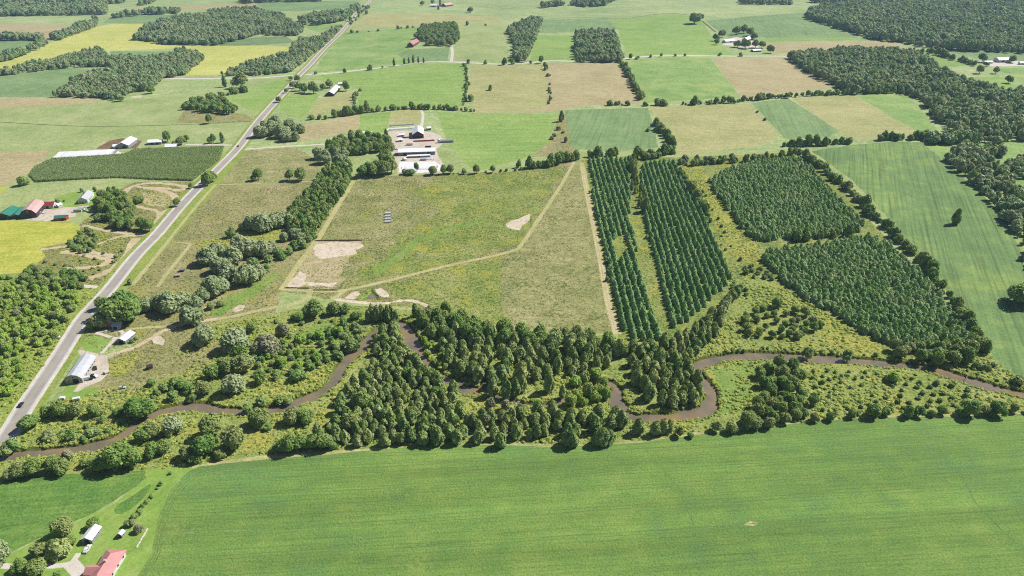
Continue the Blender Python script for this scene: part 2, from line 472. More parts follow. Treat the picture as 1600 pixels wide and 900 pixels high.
poly('field', 'bright', [(950, 30), (980, 29), (1050, 21), (1080, 25), (1098, 33), (1112, 57), (1132, 76), (1145, 86), (1040, 85), (980, 89), (966, 46)], label='large bright green field below a curving hedge line')
poly('field', 'soy_blue', [(1102, 33), (1255, 20), (1290, 40), (1340, 58), (1195, 58), (1140, 60)])
poly('field', 'bright', [(1195, 60), (1345, 60), (1355, 63), (1195, 65)])
poly('field', 'hay', [(1190, 67), (1395, 64), (1420, 76), (1290, 78), (1205, 85)])
poly('field', 'bright', [(1438, 82), (1480, 88), (1516, 102), (1466, 106)])
poly('field', 'soy_blue', [(1478, 80), (1560, 80), (1700, 88), (1700, 97), (1540, 95)])
poly('field', 'mottled', [(1555, 107), (1700, 104), (1700, 135), (1600, 132)])
poly('field', 'bright', [(1503, 122), (1560, 118), (1594, 138), (1555, 145)])
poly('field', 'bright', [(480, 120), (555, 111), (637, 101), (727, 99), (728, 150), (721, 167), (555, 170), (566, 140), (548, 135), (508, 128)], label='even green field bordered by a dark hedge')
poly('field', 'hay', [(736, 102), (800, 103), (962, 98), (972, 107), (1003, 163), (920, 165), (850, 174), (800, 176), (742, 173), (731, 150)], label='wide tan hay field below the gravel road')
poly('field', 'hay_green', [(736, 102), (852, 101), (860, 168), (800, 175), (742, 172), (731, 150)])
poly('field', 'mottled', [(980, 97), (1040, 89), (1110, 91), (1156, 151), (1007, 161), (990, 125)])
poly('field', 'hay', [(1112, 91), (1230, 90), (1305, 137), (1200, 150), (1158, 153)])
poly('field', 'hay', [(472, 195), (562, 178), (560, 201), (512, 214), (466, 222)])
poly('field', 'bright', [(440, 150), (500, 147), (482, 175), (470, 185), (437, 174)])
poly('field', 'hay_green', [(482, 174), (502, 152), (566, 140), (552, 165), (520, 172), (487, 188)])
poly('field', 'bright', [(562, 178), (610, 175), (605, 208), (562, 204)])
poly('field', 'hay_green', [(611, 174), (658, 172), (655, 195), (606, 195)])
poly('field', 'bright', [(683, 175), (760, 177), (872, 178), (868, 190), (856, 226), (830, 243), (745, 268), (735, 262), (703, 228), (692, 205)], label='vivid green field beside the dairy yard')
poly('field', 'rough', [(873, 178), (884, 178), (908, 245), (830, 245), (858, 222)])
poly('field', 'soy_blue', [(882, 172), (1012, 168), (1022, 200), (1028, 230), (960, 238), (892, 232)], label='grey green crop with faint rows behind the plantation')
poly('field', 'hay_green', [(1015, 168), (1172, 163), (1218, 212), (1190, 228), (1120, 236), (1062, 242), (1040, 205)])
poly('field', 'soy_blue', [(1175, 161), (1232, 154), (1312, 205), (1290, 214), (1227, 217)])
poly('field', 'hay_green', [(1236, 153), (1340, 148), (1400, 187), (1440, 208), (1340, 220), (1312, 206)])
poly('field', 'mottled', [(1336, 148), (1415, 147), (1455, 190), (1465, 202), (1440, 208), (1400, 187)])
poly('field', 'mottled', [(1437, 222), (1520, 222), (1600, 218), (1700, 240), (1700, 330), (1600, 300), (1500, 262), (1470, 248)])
# --- left side of the long road
poly('field', 'pasture', [(-200, 182), (165, 160), (290, 148), (410, 120), (460, 122), (372, 235), (345, 232), (0, 237), (-200, 245)], label='pale green pasture below the far woods')
poly('field', 'bright', [(352, 150), (388, 140), (440, 122), (462, 124), (410, 178), (385, 170)])
poly('field', 'rough', [(288, 172), (330, 168), (385, 180), (400, 190), (330, 193), (275, 192)])
poly('field', 'hay', [(-200, 240), (82, 235), (50, 268), (0, 294), (-200, 320)], label='bare tan field beside the corn')
poly('field', 'pasture', [(-200, 300), (57, 286), (185, 279), (300, 284), (240, 360), (120, 345), (0, 345), (-200, 350)])
poly('field', 'yellow', [(-60, 290), (12, 292), (0, 306), (-60, 312)])
poly('field', 'scrub', [(125, 350), (180, 300), (210, 285), (312, 284), (300, 305), (245, 362), (172, 448), (100, 450), (45, 428), (70, 398), (62, 388), (108, 378)], 2, 'scrubby ground with a winding dirt track')
poly('field', 'hay', [(222, 300), (262, 300), (270, 312), (262, 324), (238, 322), (222, 314)], 1.5)
poly('field', 'yellow', [(-200, 345), (105, 345), (126, 354), (125, 366), (105, 378), (62, 388), (72, 400), (45, 424), (0, 431), (-200, 440)], label='yellowing crop field below the red and green barns')
poly('lawn', 'lawn', [(85, 308), (115, 300), (150, 298), (165, 325), (140, 328), (95, 322)])
poly('field', 'swale', [(-200, 430), (45, 427), (60, 440), (0, 455), (-200, 470)])
poly('field', 'verge', [(-260, 450), (20, 440), (130, 448), (172, 448), (112, 525), (15, 675), (-40, 740), (-320, 740)], label='grassy slope under shrubs beside the road')
# --- right side of the long road, meadow
poly('field', 'mown', [(376, 236), (464, 230), (505, 258), (488, 283), (337, 288), (347, 268)])
poly('field', 'rough', [(334, 290), (490, 284), (470, 312), (400, 372), (300, 382), (262, 382)], label='dry grazing field beside the long road')
poly('field', 'rough', [(262, 380), (300, 378), (420, 370), (555, 272), (560, 285), (500, 372), (440, 455), (430, 490), (350, 505), (250, 540), (120, 530), (205, 445)])
poly('field', 'goldenrod', [(298, 377), (345, 372), (400, 355), (440, 345), (462, 365), (430, 380), (360, 390), (320, 385)], 2)
poly('field', 'swale', [(430, 425), (440, 430), (420, 445), (385, 470), (340, 495), (325, 492), (360, 460)], 2)
poly('field', 'verge', [(372, 236), (384, 236), (310, 330), (210, 446), (176, 452), (246, 366)])
poly('field', 'meadow', [(553, 283), (600, 275), (700, 271), (800, 268), (850, 263), (905, 250), (930, 340), (945, 430), (964, 522), (900, 520), (820, 520), (770, 512), (720, 492), (640, 480), (560, 474), (440, 455), (500, 372)], 1, 'broad rough meadow with weedy patches')
poly('field', 'meadow_green', [(640, 300), (700, 272), (800, 269), (850, 264), (880, 262), (860, 300), (812, 380), (700, 412), (640, 428), (560, 440), (560, 420), (600, 400), (620, 370), (690, 330)], 4)
poly('field', 'meadow_green', [(600, 445), (700, 420), (785, 400), (785, 512), (720, 492), (640, 478)], 3)
poly('field', 'mown', [(895, 258), (905, 255), (912, 285), (930, 360), (946, 440), (962, 520), (900, 518), (820, 518), (785, 512), (785, 402), (812, 388), (850, 330)], 1, 'pale mown strip of meadow along the plantation')
poly('field', 'swale', [(580, 420), (600, 412), (628, 390), (650, 370), (700, 355), (760, 340), (762, 344), (705, 362), (660, 376), (630, 402), (600, 424), (585, 430)], 2)
# --- plantation ground and right field
poly('field', 'meadow_green', [(908, 250), (985, 244), (1060, 246), (1240, 238), (1268, 240), (1360, 345), (1500, 500), (1545, 560), (1380, 550), (1290, 540), (1150, 540), (1090, 560), (1000, 555), (966, 525), (945, 430)], 1, 'grassy ground under the conifer plantation')
poly('field', 'goldenrod', [(1060, 258), (1100, 262), (1118, 300), (1180, 380), (1195, 420), (1150, 405), (1115, 350)], 3)
poly('field', 'soy_side', [(1268, 236), (1335, 226), (1410, 221), (1440, 222), (1470, 248), (1505, 278), (1535, 305), (1572, 345), (1595, 395), (1603, 430), (1680, 520), (1720, 640), (1640, 615), (1575, 582), (1548, 560), (1535, 530), (1480, 455), (1460, 430), (1405, 365), (1370, 320), (1330, 280)], 1.2, 'long green crop field with slanting rows')
# --- valley
poly('wetland', 'wetland', [(-320, 760), (-40, 735), (15, 690), (75, 628), (160, 608), (230, 590), (250, 530), (330, 505), (400, 492), (470, 482), (560, 478), (640, 484), (700, 500), (770, 516), (820, 522), (964, 524), (1000, 550), (1060, 530), (1130, 475), (1160, 430), (1190, 425), (1225, 446), (1320, 502), (1385, 545), (1540, 545), (1575, 582), (1660, 618), (1900, 700), (1900, 720), (1600, 655), (1400, 662), (1100, 690), (900, 712), (650, 712), (400, 728), (240, 750), (0, 760)], 1.5, 'weedy river flat of tall grass and goldenrod')
poly('field', 'rough', [(115, 600), (170, 560), (230, 535), (300, 512), (330, 508), (345, 545), (330, 575), (250, 590), (220, 612), (150, 618)], 2, 'rough grass around the grey barn')
poly('field', 'goldenrod', [(168, 568), (205, 552), (218, 545), (215, 562), (195, 588), (175, 590)], 3)
poly('field', 'goldenrod', [(480, 572), (512, 556), (526, 566), (508, 588), (490, 604), (450, 612), (400, 615), (410, 602), (450, 595)], 3)
poly('field', 'goldenrod', [(395, 672), (430, 670), (428, 690), (400, 705), (378, 706)], 2)
poly('field', 'goldenrod', [(110, 668), (170, 652), (215, 648), (180, 672), (120, 680)], 2)
poly('field', 'goldenrod', [(1290, 490), (1350, 520), (1385, 550), (1340, 556), (1290, 540), (1280, 510)], 3)
poly('field', 'goldenrod', [(1375, 615), (1410, 610), (1420, 640), (1385, 648), (1370, 635)], 3)
poly('field', 'swale', [(460, 520), (520, 500), (570, 488), (575, 495), (540, 510), (500, 530), (465, 540)], 2)
poly('field', 'swale', [(1115, 575), (1180, 562), (1175, 600), (1180, 630), (1125, 650), (1115, 640), (1122, 615)], 2)
# --- front fields
poly('field', 'soy_left', [(-320, 775), (0, 755), (12, 749), (65, 742), (135, 740), (225, 735), (227, 746), (213, 760), (176, 784), (138, 806), (115, 815), (69, 837), (19, 862), (-1, 876), (-200, 960), (-320, 960)], .15, 'green crop field between river trees and farmhouse')
poly('lawn', 'lawn', [(-260, 985), (0, 876), (70, 838), (117, 816), (180, 786), (229, 746), (226, 734), (312, 724), (285, 745), (262, 772), (248, 808), (241, 840), (234, 870), (212, 905), (180, 1000), (-260, 1100)], .4, 'mown lawn round the rose roofed farmhouse')
poly('field', 'soy_left', [(178, 798), (180, 793), (186, 787), (200, 779), (214, 770), (226, 761), (234, 756), (236, 760), (232, 768), (224, 778), (213, 789), (203, 797), (190, 803), (182, 803)], .1)
poly('field', 'hay_green', [(300, 727), (400, 713), (500, 705), (600, 699), (720, 692), (800, 693), (900, 696), (1010, 688), (1100, 674), (1200, 664), (1300, 652), (1400, 648), (1600, 644), (1900, 640), (1900, 660), (1500, 660), (1200, 680), (900, 704), (650, 704), (400, 724), (300, 732)], .8)
poly('field', 'soy', [(180, 1010), (213, 902), (235, 868), (242, 836), (250, 800), (265, 768), (287, 743), (310, 729), (400, 719), (500, 711), (575, 704), (662, 696), (712, 694), (800, 696), (875, 699), (950, 695), (1007, 691), (1050, 684), (1100, 678), (1150, 673), (1200, 668), (1275, 657), (1375, 652), (1500, 651), (1600, 647), (1900, 642), (2100, 1010)], .4, 'wide green soybean field filling the front')
SOY = [tuple(p) for p in POLYS[-1][2]]
# --- yards, sand, lawns
poly('lawn', 'lawn', [(96, 622), (104, 590), (122, 555), (128, 566), (105, 604), (130, 604), (155, 606), (150, 618), (120, 624)], .5)
poly('lawn', 'lawn', [(124, 532), (146, 524), (176, 530), (163, 546), (153, 552), (136, 548), (126, 540)], .3, 'oval mown lawn in front of the brick house')
poly('yard', 'yard', [(120, 545), (132, 548), (153, 553), (168, 556), (170, 570), (168, 585), (158, 595), (140, 602), (122, 612), (114, 612), (124, 600), (128, 590), (140, 566), (126, 556)], .5, 'pale gravel yard beside the grey barn')
poly('yard', 'sand', [(235, 528), (250, 524), (258, 532), (255, 540), (240, 536)], .8)
poly('yard', 'sand', [(363, 484), (372, 477), (383, 477), (380, 484), (368, 488)], .8)
poly('sand_patch', 'sand_thin', [(490, 377), (566, 376), (555, 394), (535, 420), (530, 447), (446, 449)], 4, 'worn sandy rectangle in the meadow')
poly('sand_patch', 'sand', [(492, 380), (564, 379), (556, 391), (545, 400), (520, 402), (500, 405), (492, 398)], 5)
poly('sand_patch', 'sand', [(455, 436), (468, 424), (478, 428), (475, 440), (500, 442), (528, 440), (520, 448), (450, 449)], 5)
poly('sand_patch', 'sand', [(790, 350), (810, 342), (828, 334), (828, 342), (816, 352), (812, 360), (800, 358)], 3)
poly('sand_patch', 'sand', [(538, 466), (548, 458), (560, 454), (563, 460), (552, 468)], .8)
poly('sand_patch', 'sand', [(586, 452), (596, 450), (606, 458), (609, 463), (600, 465), (590, 460)], .8)
poly('pond_rim', 'swale', [(560, 468), (574, 455), (580, 450), (590, 459), (594, 468)], .5)
poly('yard', 'sand', [(205, 151), (222, 149), (220, 153), (207, 153)], .5)
poly('yard', 'yard', [(600, 208), (615, 204), (655, 204), (682, 208), (692, 216), (690, 226), (682, 233), (685, 244), (694, 258), (690, 270), (622, 271), (616, 243), (606, 230), (600, 218)], 1, 'pale dusty farmyard between the dairy barns')
poly('yard', 'white_yard', [(624, 253), (680, 252), (690, 261), (688, 267), (655, 270), (624, 269)], 1, 'white sheeted silage clamp below the long barn')
poly('yard', 'yard', [(60, 326), (85, 328), (100, 324), (120, 323), (118, 338), (100, 342), (60, 345), (40, 344)], .8)
poly('yard', 'earth', [(150, 232), (170, 220), (190, 216), (222, 220), (212, 232), (175, 234)], 1)
poly('yard', 'white_yard', [(80, 247), (92, 237), (140, 235), (175, 233), (196, 240), (150, 246), (83, 249)], 1, 'white sheeted ground beside the corn field')
poly('yard', 'gravel', [(1530, 95), (1600, 96), (1600, 103), (1550, 104), (1535, 101)], 1)
poly('yard', 'gravel', [(1128, 62), (1150, 58), (1175, 62), (1190, 78), (1150, 72), (1130, 70)], 1)
# --- paths
path('track', 'mown_path', [(897, 253), (885, 275), (870, 300), (840, 345), (815, 382), (803, 391), (770, 400), (700, 415), (640, 430), (600, 440), (540, 453), (500, 455), (440, 452)], 3.6, 'pale mown track across the meadow', wob=.08)
path('track', 'mown_path', [(553, 282), (530, 318), (500, 368), (470, 408), (440, 453)], 5.0, 'pale mown track beside the hedgerow', wob=.08)
path('track', 'mown_path', [(909, 254), (913, 275), (922, 320), (930, 360), (940, 410), (950, 465), (964, 522)], 6.0, 'mown lane along the plantation edge', wob=.08)
path('wheel_rut', 'dirt', [(911, 262), (914, 280), (924, 325), (932, 365), (942, 415), (952, 468), (965, 520)], 1.1, wob=.15)
path('wheel_rut', 'dirt', [(909, 272), (912, 290), (920, 325), (928, 365), (937, 415), (947, 468), (960, 518)], .9, wob=.15)
path('track', 'mown_path', [(485, 452), (480, 466), (455, 476), (425, 481), (400, 486), (370, 493), (330, 500)], 4.0, wob=.1)
path('track', 'dirt', [(345, 496), (310, 503), (280, 509), (255, 517), (235, 529), (210, 543), (190, 549), (168, 555)], 3.6, 'dirt track from the barn yard to the meadow', wob=.12)
path('track', 'mown_path', [(295, 506), (260, 510), (225, 512), (196, 515)], 2.6, wob=.1)
path('track', 'sand', [(520, 466), (540, 470), (570, 473), (600, 474), (625, 470), (645, 470), (665, 477), (682, 487)], 3.2, wob=.2)
path('track', 'mown_path', [(540, 453), (528, 462), (518, 468)], 4, wob=.1)
path('track', 'mown_path', [(337, 288), (310, 318), (275, 361), (240, 405), (207, 445)], 3.2, 'mown strip running beside the long road', wob=.1)
path('track', 'mown_path', [(298, 381), (285, 398), (265, 422), (246, 448)], 3.0, wob=.1)
path('track', 'mown_path', [(268, 378), (285, 379), (300, 382)], 1.6)
path('dirt_track', 'dirt', [(190, 306), (200, 295), (215, 289), (235, 286), (262, 287), (290, 292), (280, 297), (255, 294), (225, 293), (213, 291)], 5.4, 'looping dirt riding track near the road', wob=.25)
path('dirt_track', 'dirt', [(225, 294), (250, 297), (270, 304), (276, 316), (270, 325), (258, 330), (250, 340), (243, 350)], 6.0, wob=.25)
path('dirt_track', 'dirt', [(205, 320), (225, 325), (243, 329), (249, 336), (243, 350)], 4.5, wob=.25)
path('dirt_track', 'dirt', [(130, 352), (150, 357), (170, 361), (190, 364), (215, 366), (240, 367)], 3.9, wob=.2)
path('dirt_track', 'dirt', [(63, 390), (85, 387), (110, 385), (125, 389), (140, 394), (160, 397), (175, 400), (165, 404), (140, 400), (118, 396), (95, 393)], 5.4, 'braided sandy riding track beside the yellow field', wob=.3)
path('dirt_track', 'dirt', [(146, 384), (165, 377), (185, 370), (205, 368), (222, 366)], 4.5, wob=.3)
path('dirt_track', 'dirt', [(100, 425), (103, 420), (120, 419), (145, 417), (165, 412), (172, 405), (178, 398)], 5.1, wob=.3)
path('dirt_track', 'dirt', [(140, 435), (155, 430), (172, 422), (190, 408), (203, 390), (213, 372)], 6.3, wob=.25)
path('dirt_track', 'yard', [(70, 346), (85, 339), (100, 330), (125, 323), (150, 322), (170, 321)], 3.0, wob=.1)
path('driveway', 'gravel', [(121, 446), (145, 448), (175, 450)], 4.2, 'short white gravel lane joining the road')
path('driveway', 'gravel', [(290, 226), (330, 226), (372, 227)], 4.5, 'straight farm driveway on the far side of the road')
path('driveway', 'gravel', [(372, 234), (400, 232), (440, 229), (480, 227), (520, 224), (560, 219), (600, 213)], 4.5, 'long pale lane leading to the dairy farm')
path('driveway', 'gravel', [(658, 172), (661, 180), (659, 195), (656, 206)], 4.0)
path('farm_lane', 'hay', [(620, 173), (645, 172), (675, 171), (725, 173), (750, 176), (800, 177), (850, 174), (882, 170), (920, 165), (975, 164.5), (1012, 166), (1087, 165), (1150, 160), (1200, 155)], 4.5, 'tan farm lane between the hedged fields')
path('driveway', 'gravel', [(705, 97), (707, 82), (705, 71)], 6.0)
path('driveway', 'gravel', [(174, 527), (158, 522), (152, 520), (165, 516), (185, 516), (192, 520), (188, 527), (176, 528)], 2.4, 'pale loop driveway before the brick house', wob=.05)
path('driveway', 'gravel', [(181, 527), (170, 540), (158, 552)], 2.2)
path('driveway', 'gravel', [(96, 530), (104, 527), (112, 524)], 3.0)
path('driveway', 'gravel', [(-30, 886), (0, 884), (30, 886), (60, 885), (90, 884), (110, 880), (118, 872), (123, 864)], 2.6, 'gravel drive curving to the farmhouse', wob=.08)
path('driveway', 'gravel', [(108, 878), (116, 886), (124, 896), (134, 910)], 5.5)
path('ditch', 'dark_edge', [(-30, 189), (40, 193), (120, 197), (200, 197), (300, 194), (400, 189)], 2.4)
path('ditch', 'dark_edge', [(845, 30), (900, 27), (950, 29), (985, 28), (1020, 23), (1050, 21), (1080, 24)], 5)
path('ditch', 'dark_edge', [(1098, 33), (1108, 42), (1118, 50)], 5)
path('ditch', 'dark_edge', [(1195, 59), (1260, 59), (1340, 59)], 5)
path('ditch', 'dark_edge', [(727, 98), (729, 130), (723, 165)], 4)
path('drain_line', 'crop_gap', [(1007, 700), (1030, 728), (1050, 750), (1066, 770), (1068, 786), (1078, 806), (1085, 824)], .45, wob=.35)
path('drain_line', 'crop_gap', [(1495, 732), (1512, 760), (1522, 782), (1537, 800), (1557, 820), (1575, 838), (1600, 858)], .5, wob=.35)
path('drain_line', 'crop_gap', [(1160, 868), (1200, 864), (1240, 860)], .35, wob=.4)
path('drain_line', 'crop_gap', [(1390, 722), (1430, 720), (1470, 715)], .3, wob=.4)
poly('bare_spot', 'mown_path', [(1162, 820), (1172, 814), (1186, 817), (1178, 822)], .6)
for v0 in (716, 729, 744, 761, 781, 806, 838, 880):
    p0 = np.array(gp(300 if v0 < 760 else 262, v0)); d0 = np.array([math.cos(math.radians(4.5)), math.sin(math.radians(4.5))])
    for off in (0, 1.9):
        C_ = [p0 + d0 * t + np.array([-d0[1], d0[0]]) * (off + .5 * math.sin(t / 47 + v0)) for t in np.arange(2, 620, 9)]
        C_ = [c for c in C_ if in_soy(c)]
        if len(C_) > 3: POLYS.append(('tramline', 'crop_gap', ribbon(C_, [.32 * RNG.uniform(.5, 1.3) for _ in C_]), None))
for k in (4, 8, 12):
    path('tramline', 'crop_gap', [(214 + k, 903 - k * .2), (236 + k, 868), (243 + k, 836), (251 + k, 801), (266 + k, 770 + k * .4), (288 + k, 745 + k * .5), (312 + k, 731 + k * .6), (400, 721 + k * .7), (520, 712 + k * .7)], .35, wob=.35)
# --- roads
SIDE = [(150, 120), (200, 121), (260, 122), (300, 123), (350, 122), (400, 122), (440, 119), (467, 117.5), (507, 115), (550, 111), (600, 105), (637, 99.5), (675, 96.5), (712, 97), (762, 99.5), (800, 100), (825, 98), (862, 95), (912, 96), (955, 95), (980, 91), (1037, 86.5), (1087, 87), (1137, 87.5), (1200, 87.5), (1245, 88)]
path('gravel_road', 'gravel', SIDE, 8.5, 'pale gravel side road crossing the far fields')
ROAD = [(-70, 800), (-25, 730), (15, 675), (40, 634), (86, 566), (112, 525), (133, 493), (172, 450), (212, 400), (246, 365), (278, 327), (311, 292), (344, 260), (372, 231), (396, 199), (415, 176), (452, 136), (467, 118), (485, 100), (517, 66), (547, 33), (575, 5), (592, -14), (620, -46)]
RC = catmull(px(ROAD), 5)
POLYS.append(('road_verge', 'verge', ribbon(RC, 20), 'grassy verge along the paved road'))
POLYS.append(('road_shoulder', 'gravel', ribbon(RC, 11.8), 'pale gravel shoulder of the paved road'))
POLYS.append(('road', 'asphalt', ribbon(RC, 7.4), 'long grey two lane road running to the horizon'))
# --- river
RIVER = [(-90, 742), (-30, 724), (0, 716), (37, 707), (75, 705), (112, 701), (150, 695), (176, 687), (200, 673), (220, 657), (245, 645), (275, 637), (312, 635), (350, 640), (385, 642), (415, 640), (440, 636), (470, 625), (500, 612), (520, 596), (532, 575), (550, 553), (570, 535), (592, 516), (608, 506), (625, 506), (636, 516), (646, 537), (656, 557), (677, 577), (700, 592), (722, 602), (736, 609), (756, 608), (790, 622), (830, 632), (870, 628), (905, 612), (935, 600), (952, 598), (960, 607), (962, 622), (971, 638), (985, 649), (1012, 651), (1050, 650), (1080, 645), (1102, 640), (1110, 628), (1112, 615), (1105, 602), (1091, 587), (1087, 577), (1096, 568), (1120, 560), (1150, 556), (1200, 555), (1262, 559), (1312, 561), (1362, 565), (1417, 570), (1462, 577), (1500, 590), (1537, 600), (1575, 610), (1600, 616), (1700, 645), (1850, 690)]
RIV = catmull(px(RIVER), 4)
RW = np.array([8.0 + 1.6 * math.sin(i * .31) + 1.0 * math.sin(i * .83) for i in range(len(RIV))])
for i, (x_, y_) in enumerate(RIV):
    u_ = 800 + FPX * x_ / (y_ * CP + CAM_H * SP)
    RW[i] *= .92 - .16 * float(1 - sstep(480, 560, u_)) - .58 * float(sstep(745, 790, u_) * (1 - sstep(925, 955, u_))) - .2 * float(sstep(655, 670, u_) * (1 - sstep(690, 705, u_)))
POLYS.append(('river_bank', 'bank', ribbon(RIV, RW + 3.6 + RNG.normal(0, .5, len(RIV))), 'weedy earth bank of the winding river'))
WATER0 = len(POLYS)
POLYS.append(('river', 'water', ribbon(RIV, RW), 'muddy brown river winding through the trees'))
POLYS.append(('pond', 'water', roughen(px([(570, 466), (576, 459), (580, 454), (586, 460), (589, 466)]), .4), 'small dark pond between sand heaps'))

def in_poly(P, X, Y):
    P = np.asarray(P)
    x0, y0 = P[:, 0], P[:, 1]
    x1, y1 = np.roll(x0, -1), np.roll(y0, -1)
    ins = np.zeros(len(X), bool)
    m = (X >= x0.min()) & (X <= x0.max()) & (Y >= y0.min()) & (Y <= y0.max())
    idx = np.nonzero(m)[0]
    if len(idx) == 0: return ins
    xs, ys = X[idx], Y[idx]
    r = np.zeros(len(idx), bool)
    for a, b, c, d in zip(x0, y0, x1, y1):
        if b == d: continue
        cr = ((b > ys) != (d > ys)) & (xs < (c - a) * (ys - b) / (d - b) + a)
        r ^= cr
    ins[idx] = r
    return ins

pts, edges = [], []
for _, _, P, _ in POLYS:
    b = len(pts)
    pts += [Vector(p) for p in P]
    edges += [(b + i, b + (i + 1) % len(P)) for i in range(len(P))]
b = len(pts)
BX = [(-9000, -1500), (9000, -1500), (9000, 12000), (-9000, 12000)]
pts += [Vector(p) for p in BX]
edges += [(b + i, b + (i + 1) % 4) for i in range(4)]
for y in np.arange(780, 4700, 62):
    for x in np.arange(-.95 * y - 300, .95 * y + 300, 66):
        pts.append(Vector((x + RNG.uniform(-9, 9), y + RNG.uniform(-9, 9))))
vo, eo, fo, _, _, _ = geometry.delaunay_2d_cdt(pts, edges, [], 0, 1e-4)
VX = np.array([(v.x, v.y) for v in vo])
T = np.array([f for f in fo if len(f) == 3])
CX, CY = VX[T][:, :, 0].mean(1), VX[T][:, :, 1].mean(1)
own = np.full(len(T), -1)
for k, (_, _, P, _) in enumerate(POLYS):
    own[in_poly(P, CX, CY)] = k
VZ = hgt(VX[:, 0], VX[:, 1])
wet = np.unique(T[own >= WATER0])
VZ[wet] = -1.2
V3 = np.column_stack([VX, VZ])
# keep every triangle facing up
A, B, C = VX[T[:, 0]], VX[T[:, 1]], VX[T[:, 2]]
flip = ((B[:, 0] - A[:, 0]) * (C[:, 1] - A[:, 1]) - (B[:, 1] - A[:, 1]) * (C[:, 0] - A[:, 0])) < 0
T[flip] = T[flip][:, ::-1]

def sheet(name, tris, mat):
    u, inv = np.unique(tris, return_inverse=True)
    me = bpy.data.meshes.new(name)
    me.from_pydata(V3[u].tolist(), [], inv.reshape(tris.shape).tolist())
    me.materials.append(MATS[mat])
    me.update()
    return link(name, me)

tag(sheet('ground', T[own == -1], 'pasture'), 'pale green farmland reaching beyond the fields', kind='structure')
for k, (nm, mt, P, lb) in enumerate(POLYS):
    sel = T[own == k]
    if len(sel):
        tag(sheet(nm, sel, mt), lb, kind='structure')

# painted lines on the asphalt
def stripe(name, off, wd, mat, z):
    C = [np.array(c) for c in RC]
    V, F = [], []
    for i, c in enumerate(C):
        d = C[min(i + 1, len(C) - 1)] - C[max(i - 1, 0)]
        d = d / np.hypot(*d)
        n_ = np.array([-d[1], d[0]])
        for s in (-.5, .5):
            p = c + n_ * (off + s * wd)
            V.append((p[0], p[1], zat(*p) + z))
    F = [(2 * i, 2 * i + 1, 2 * i + 3, 2 * i + 2) for i in range(len(C) - 1)]
    return tag(link(name, mesh(name, V, F, mat)), kind='structure')
stripe('road_marking', 0.0, .28, 'yellow_line', .03)
stripe('road_marking', 3.3, .18, 'white_line', .03)
stripe('road_marking', -3.3, .18, 'white_line', .03)

# ------------------------------------------------------------------ tree prototypes (unit size: width 1, height 1)
def quads(C, Nn, size, rng, V, F, aspect=1.0):
    """leaf sprays: one small quad at each C facing roughly Nn"""
    n = len(C)
    Nn = Nn + rng.normal(0, .45, (n, 3))
    Nn /= np.linalg.norm(Nn, axis=1)[:, None]
    R = rng.normal(0, 1, (n, 3))
    A_ = np.cross(Nn, R); A_ /= np.linalg.norm(A_, axis=1)[:, None]
    B_ = np.cross(Nn, A_)
    s = (size * rng.uniform(.6, 1.35, n))[:, None]
    b = len(V)
    Q = np.stack([C - A_ * s - B_ * s * aspect, C + A_ * s - B_ * s * aspect * .7, C + A_ * s * .8 + B_ * s * aspect, C - A_ * s * .9 + B_ * s * aspect * .9], 1)
    V.extend(map(tuple, Q.reshape(-1, 3)))
    F.extend([(b + 4 * i, b + 4 * i + 1, b + 4 * i + 2, b + 4 * i + 3) for i in range(n)])

def ico(sub):
    bm = bmesh.new()
    bmesh.ops.create_icosphere(bm, subdivisions=sub, radius=1.0)
    v = np.array([x.co[:] for x in bm.verts]); f = [tuple(q.index for q in p.verts) for p in bm.faces]
    bm.free()
    return v, f
ICO1, ICO2 = ico(1), ico(2)

def crown_lobes(seed, nl, nq, leaf, low=.16, spread=.31, rad=(.12, .29), core=.80):
    rng = np.random.default_rng(seed)
    V, F = [], []
    cz = (1 + low) / 2
    sx, sy = rng.uniform(.8, 1.25), rng.normal(0, .07)
    L = []
    for i in range(nl):
        d = rng.normal(0, 1, 3); d /= np.linalg.norm(d)
        if d[2] < -.45: d[2] *= -.6
        r = rng.uniform(*rad)
        k = rng.uniform(.75, 1.0)
        k = rng.uniform(.55, 1.12)
        c = np.array([d[0] * spread * k * sx, d[1] * spread * k + sy * d[2], cz + d[2] * (1 - low) * .5 * .66 * k])
        L.append((c, r))
    L.append((np.array([0, 0, cz]), .3))
    for c, r in L:
        b = len(V)
        p = ICO1[0] * rng.uniform(.85, 1.08, (len(ICO1[0]), 1)) * r * core
        p[:, 2] *= .95
        V.extend(map(tuple, p + c)); F.extend([tuple(b + i for i in f) for f in ICO1[1]])
    CC = np.array([c for c, r in L]); RR = np.array([r for c, r in L])
    Cs, Ns = [], []
    while len(Cs) < nq:
        i = rng.integers(0, len(L))
        d = rng.normal(0, 1, 3); d /= np.linalg.norm(d)
        if d[2] < -.5: continue
        p = CC[i] + d * RR[i] * rng.uniform(.84, 1.22)
        q = np.linalg.norm(CC - p, axis=1) / RR
        q[i] = 9
        if q.min() < .82: continue
        Cs.append(p); Ns.append(d + np.array([0, 0, .45]))
    quads(np.array(Cs), np.array(Ns), leaf, rng, V, F)
    V = np.array(V)
    w_ = max(np.ptp(V[:, 0]), np.ptp(V[:, 1]))
    V[:, :2] /= w_
    V[:, 2] = low + (V[:, 2] - V[:, 2].min()) / np.ptp(V[:, 2]) * (1 - low)
    return V, F

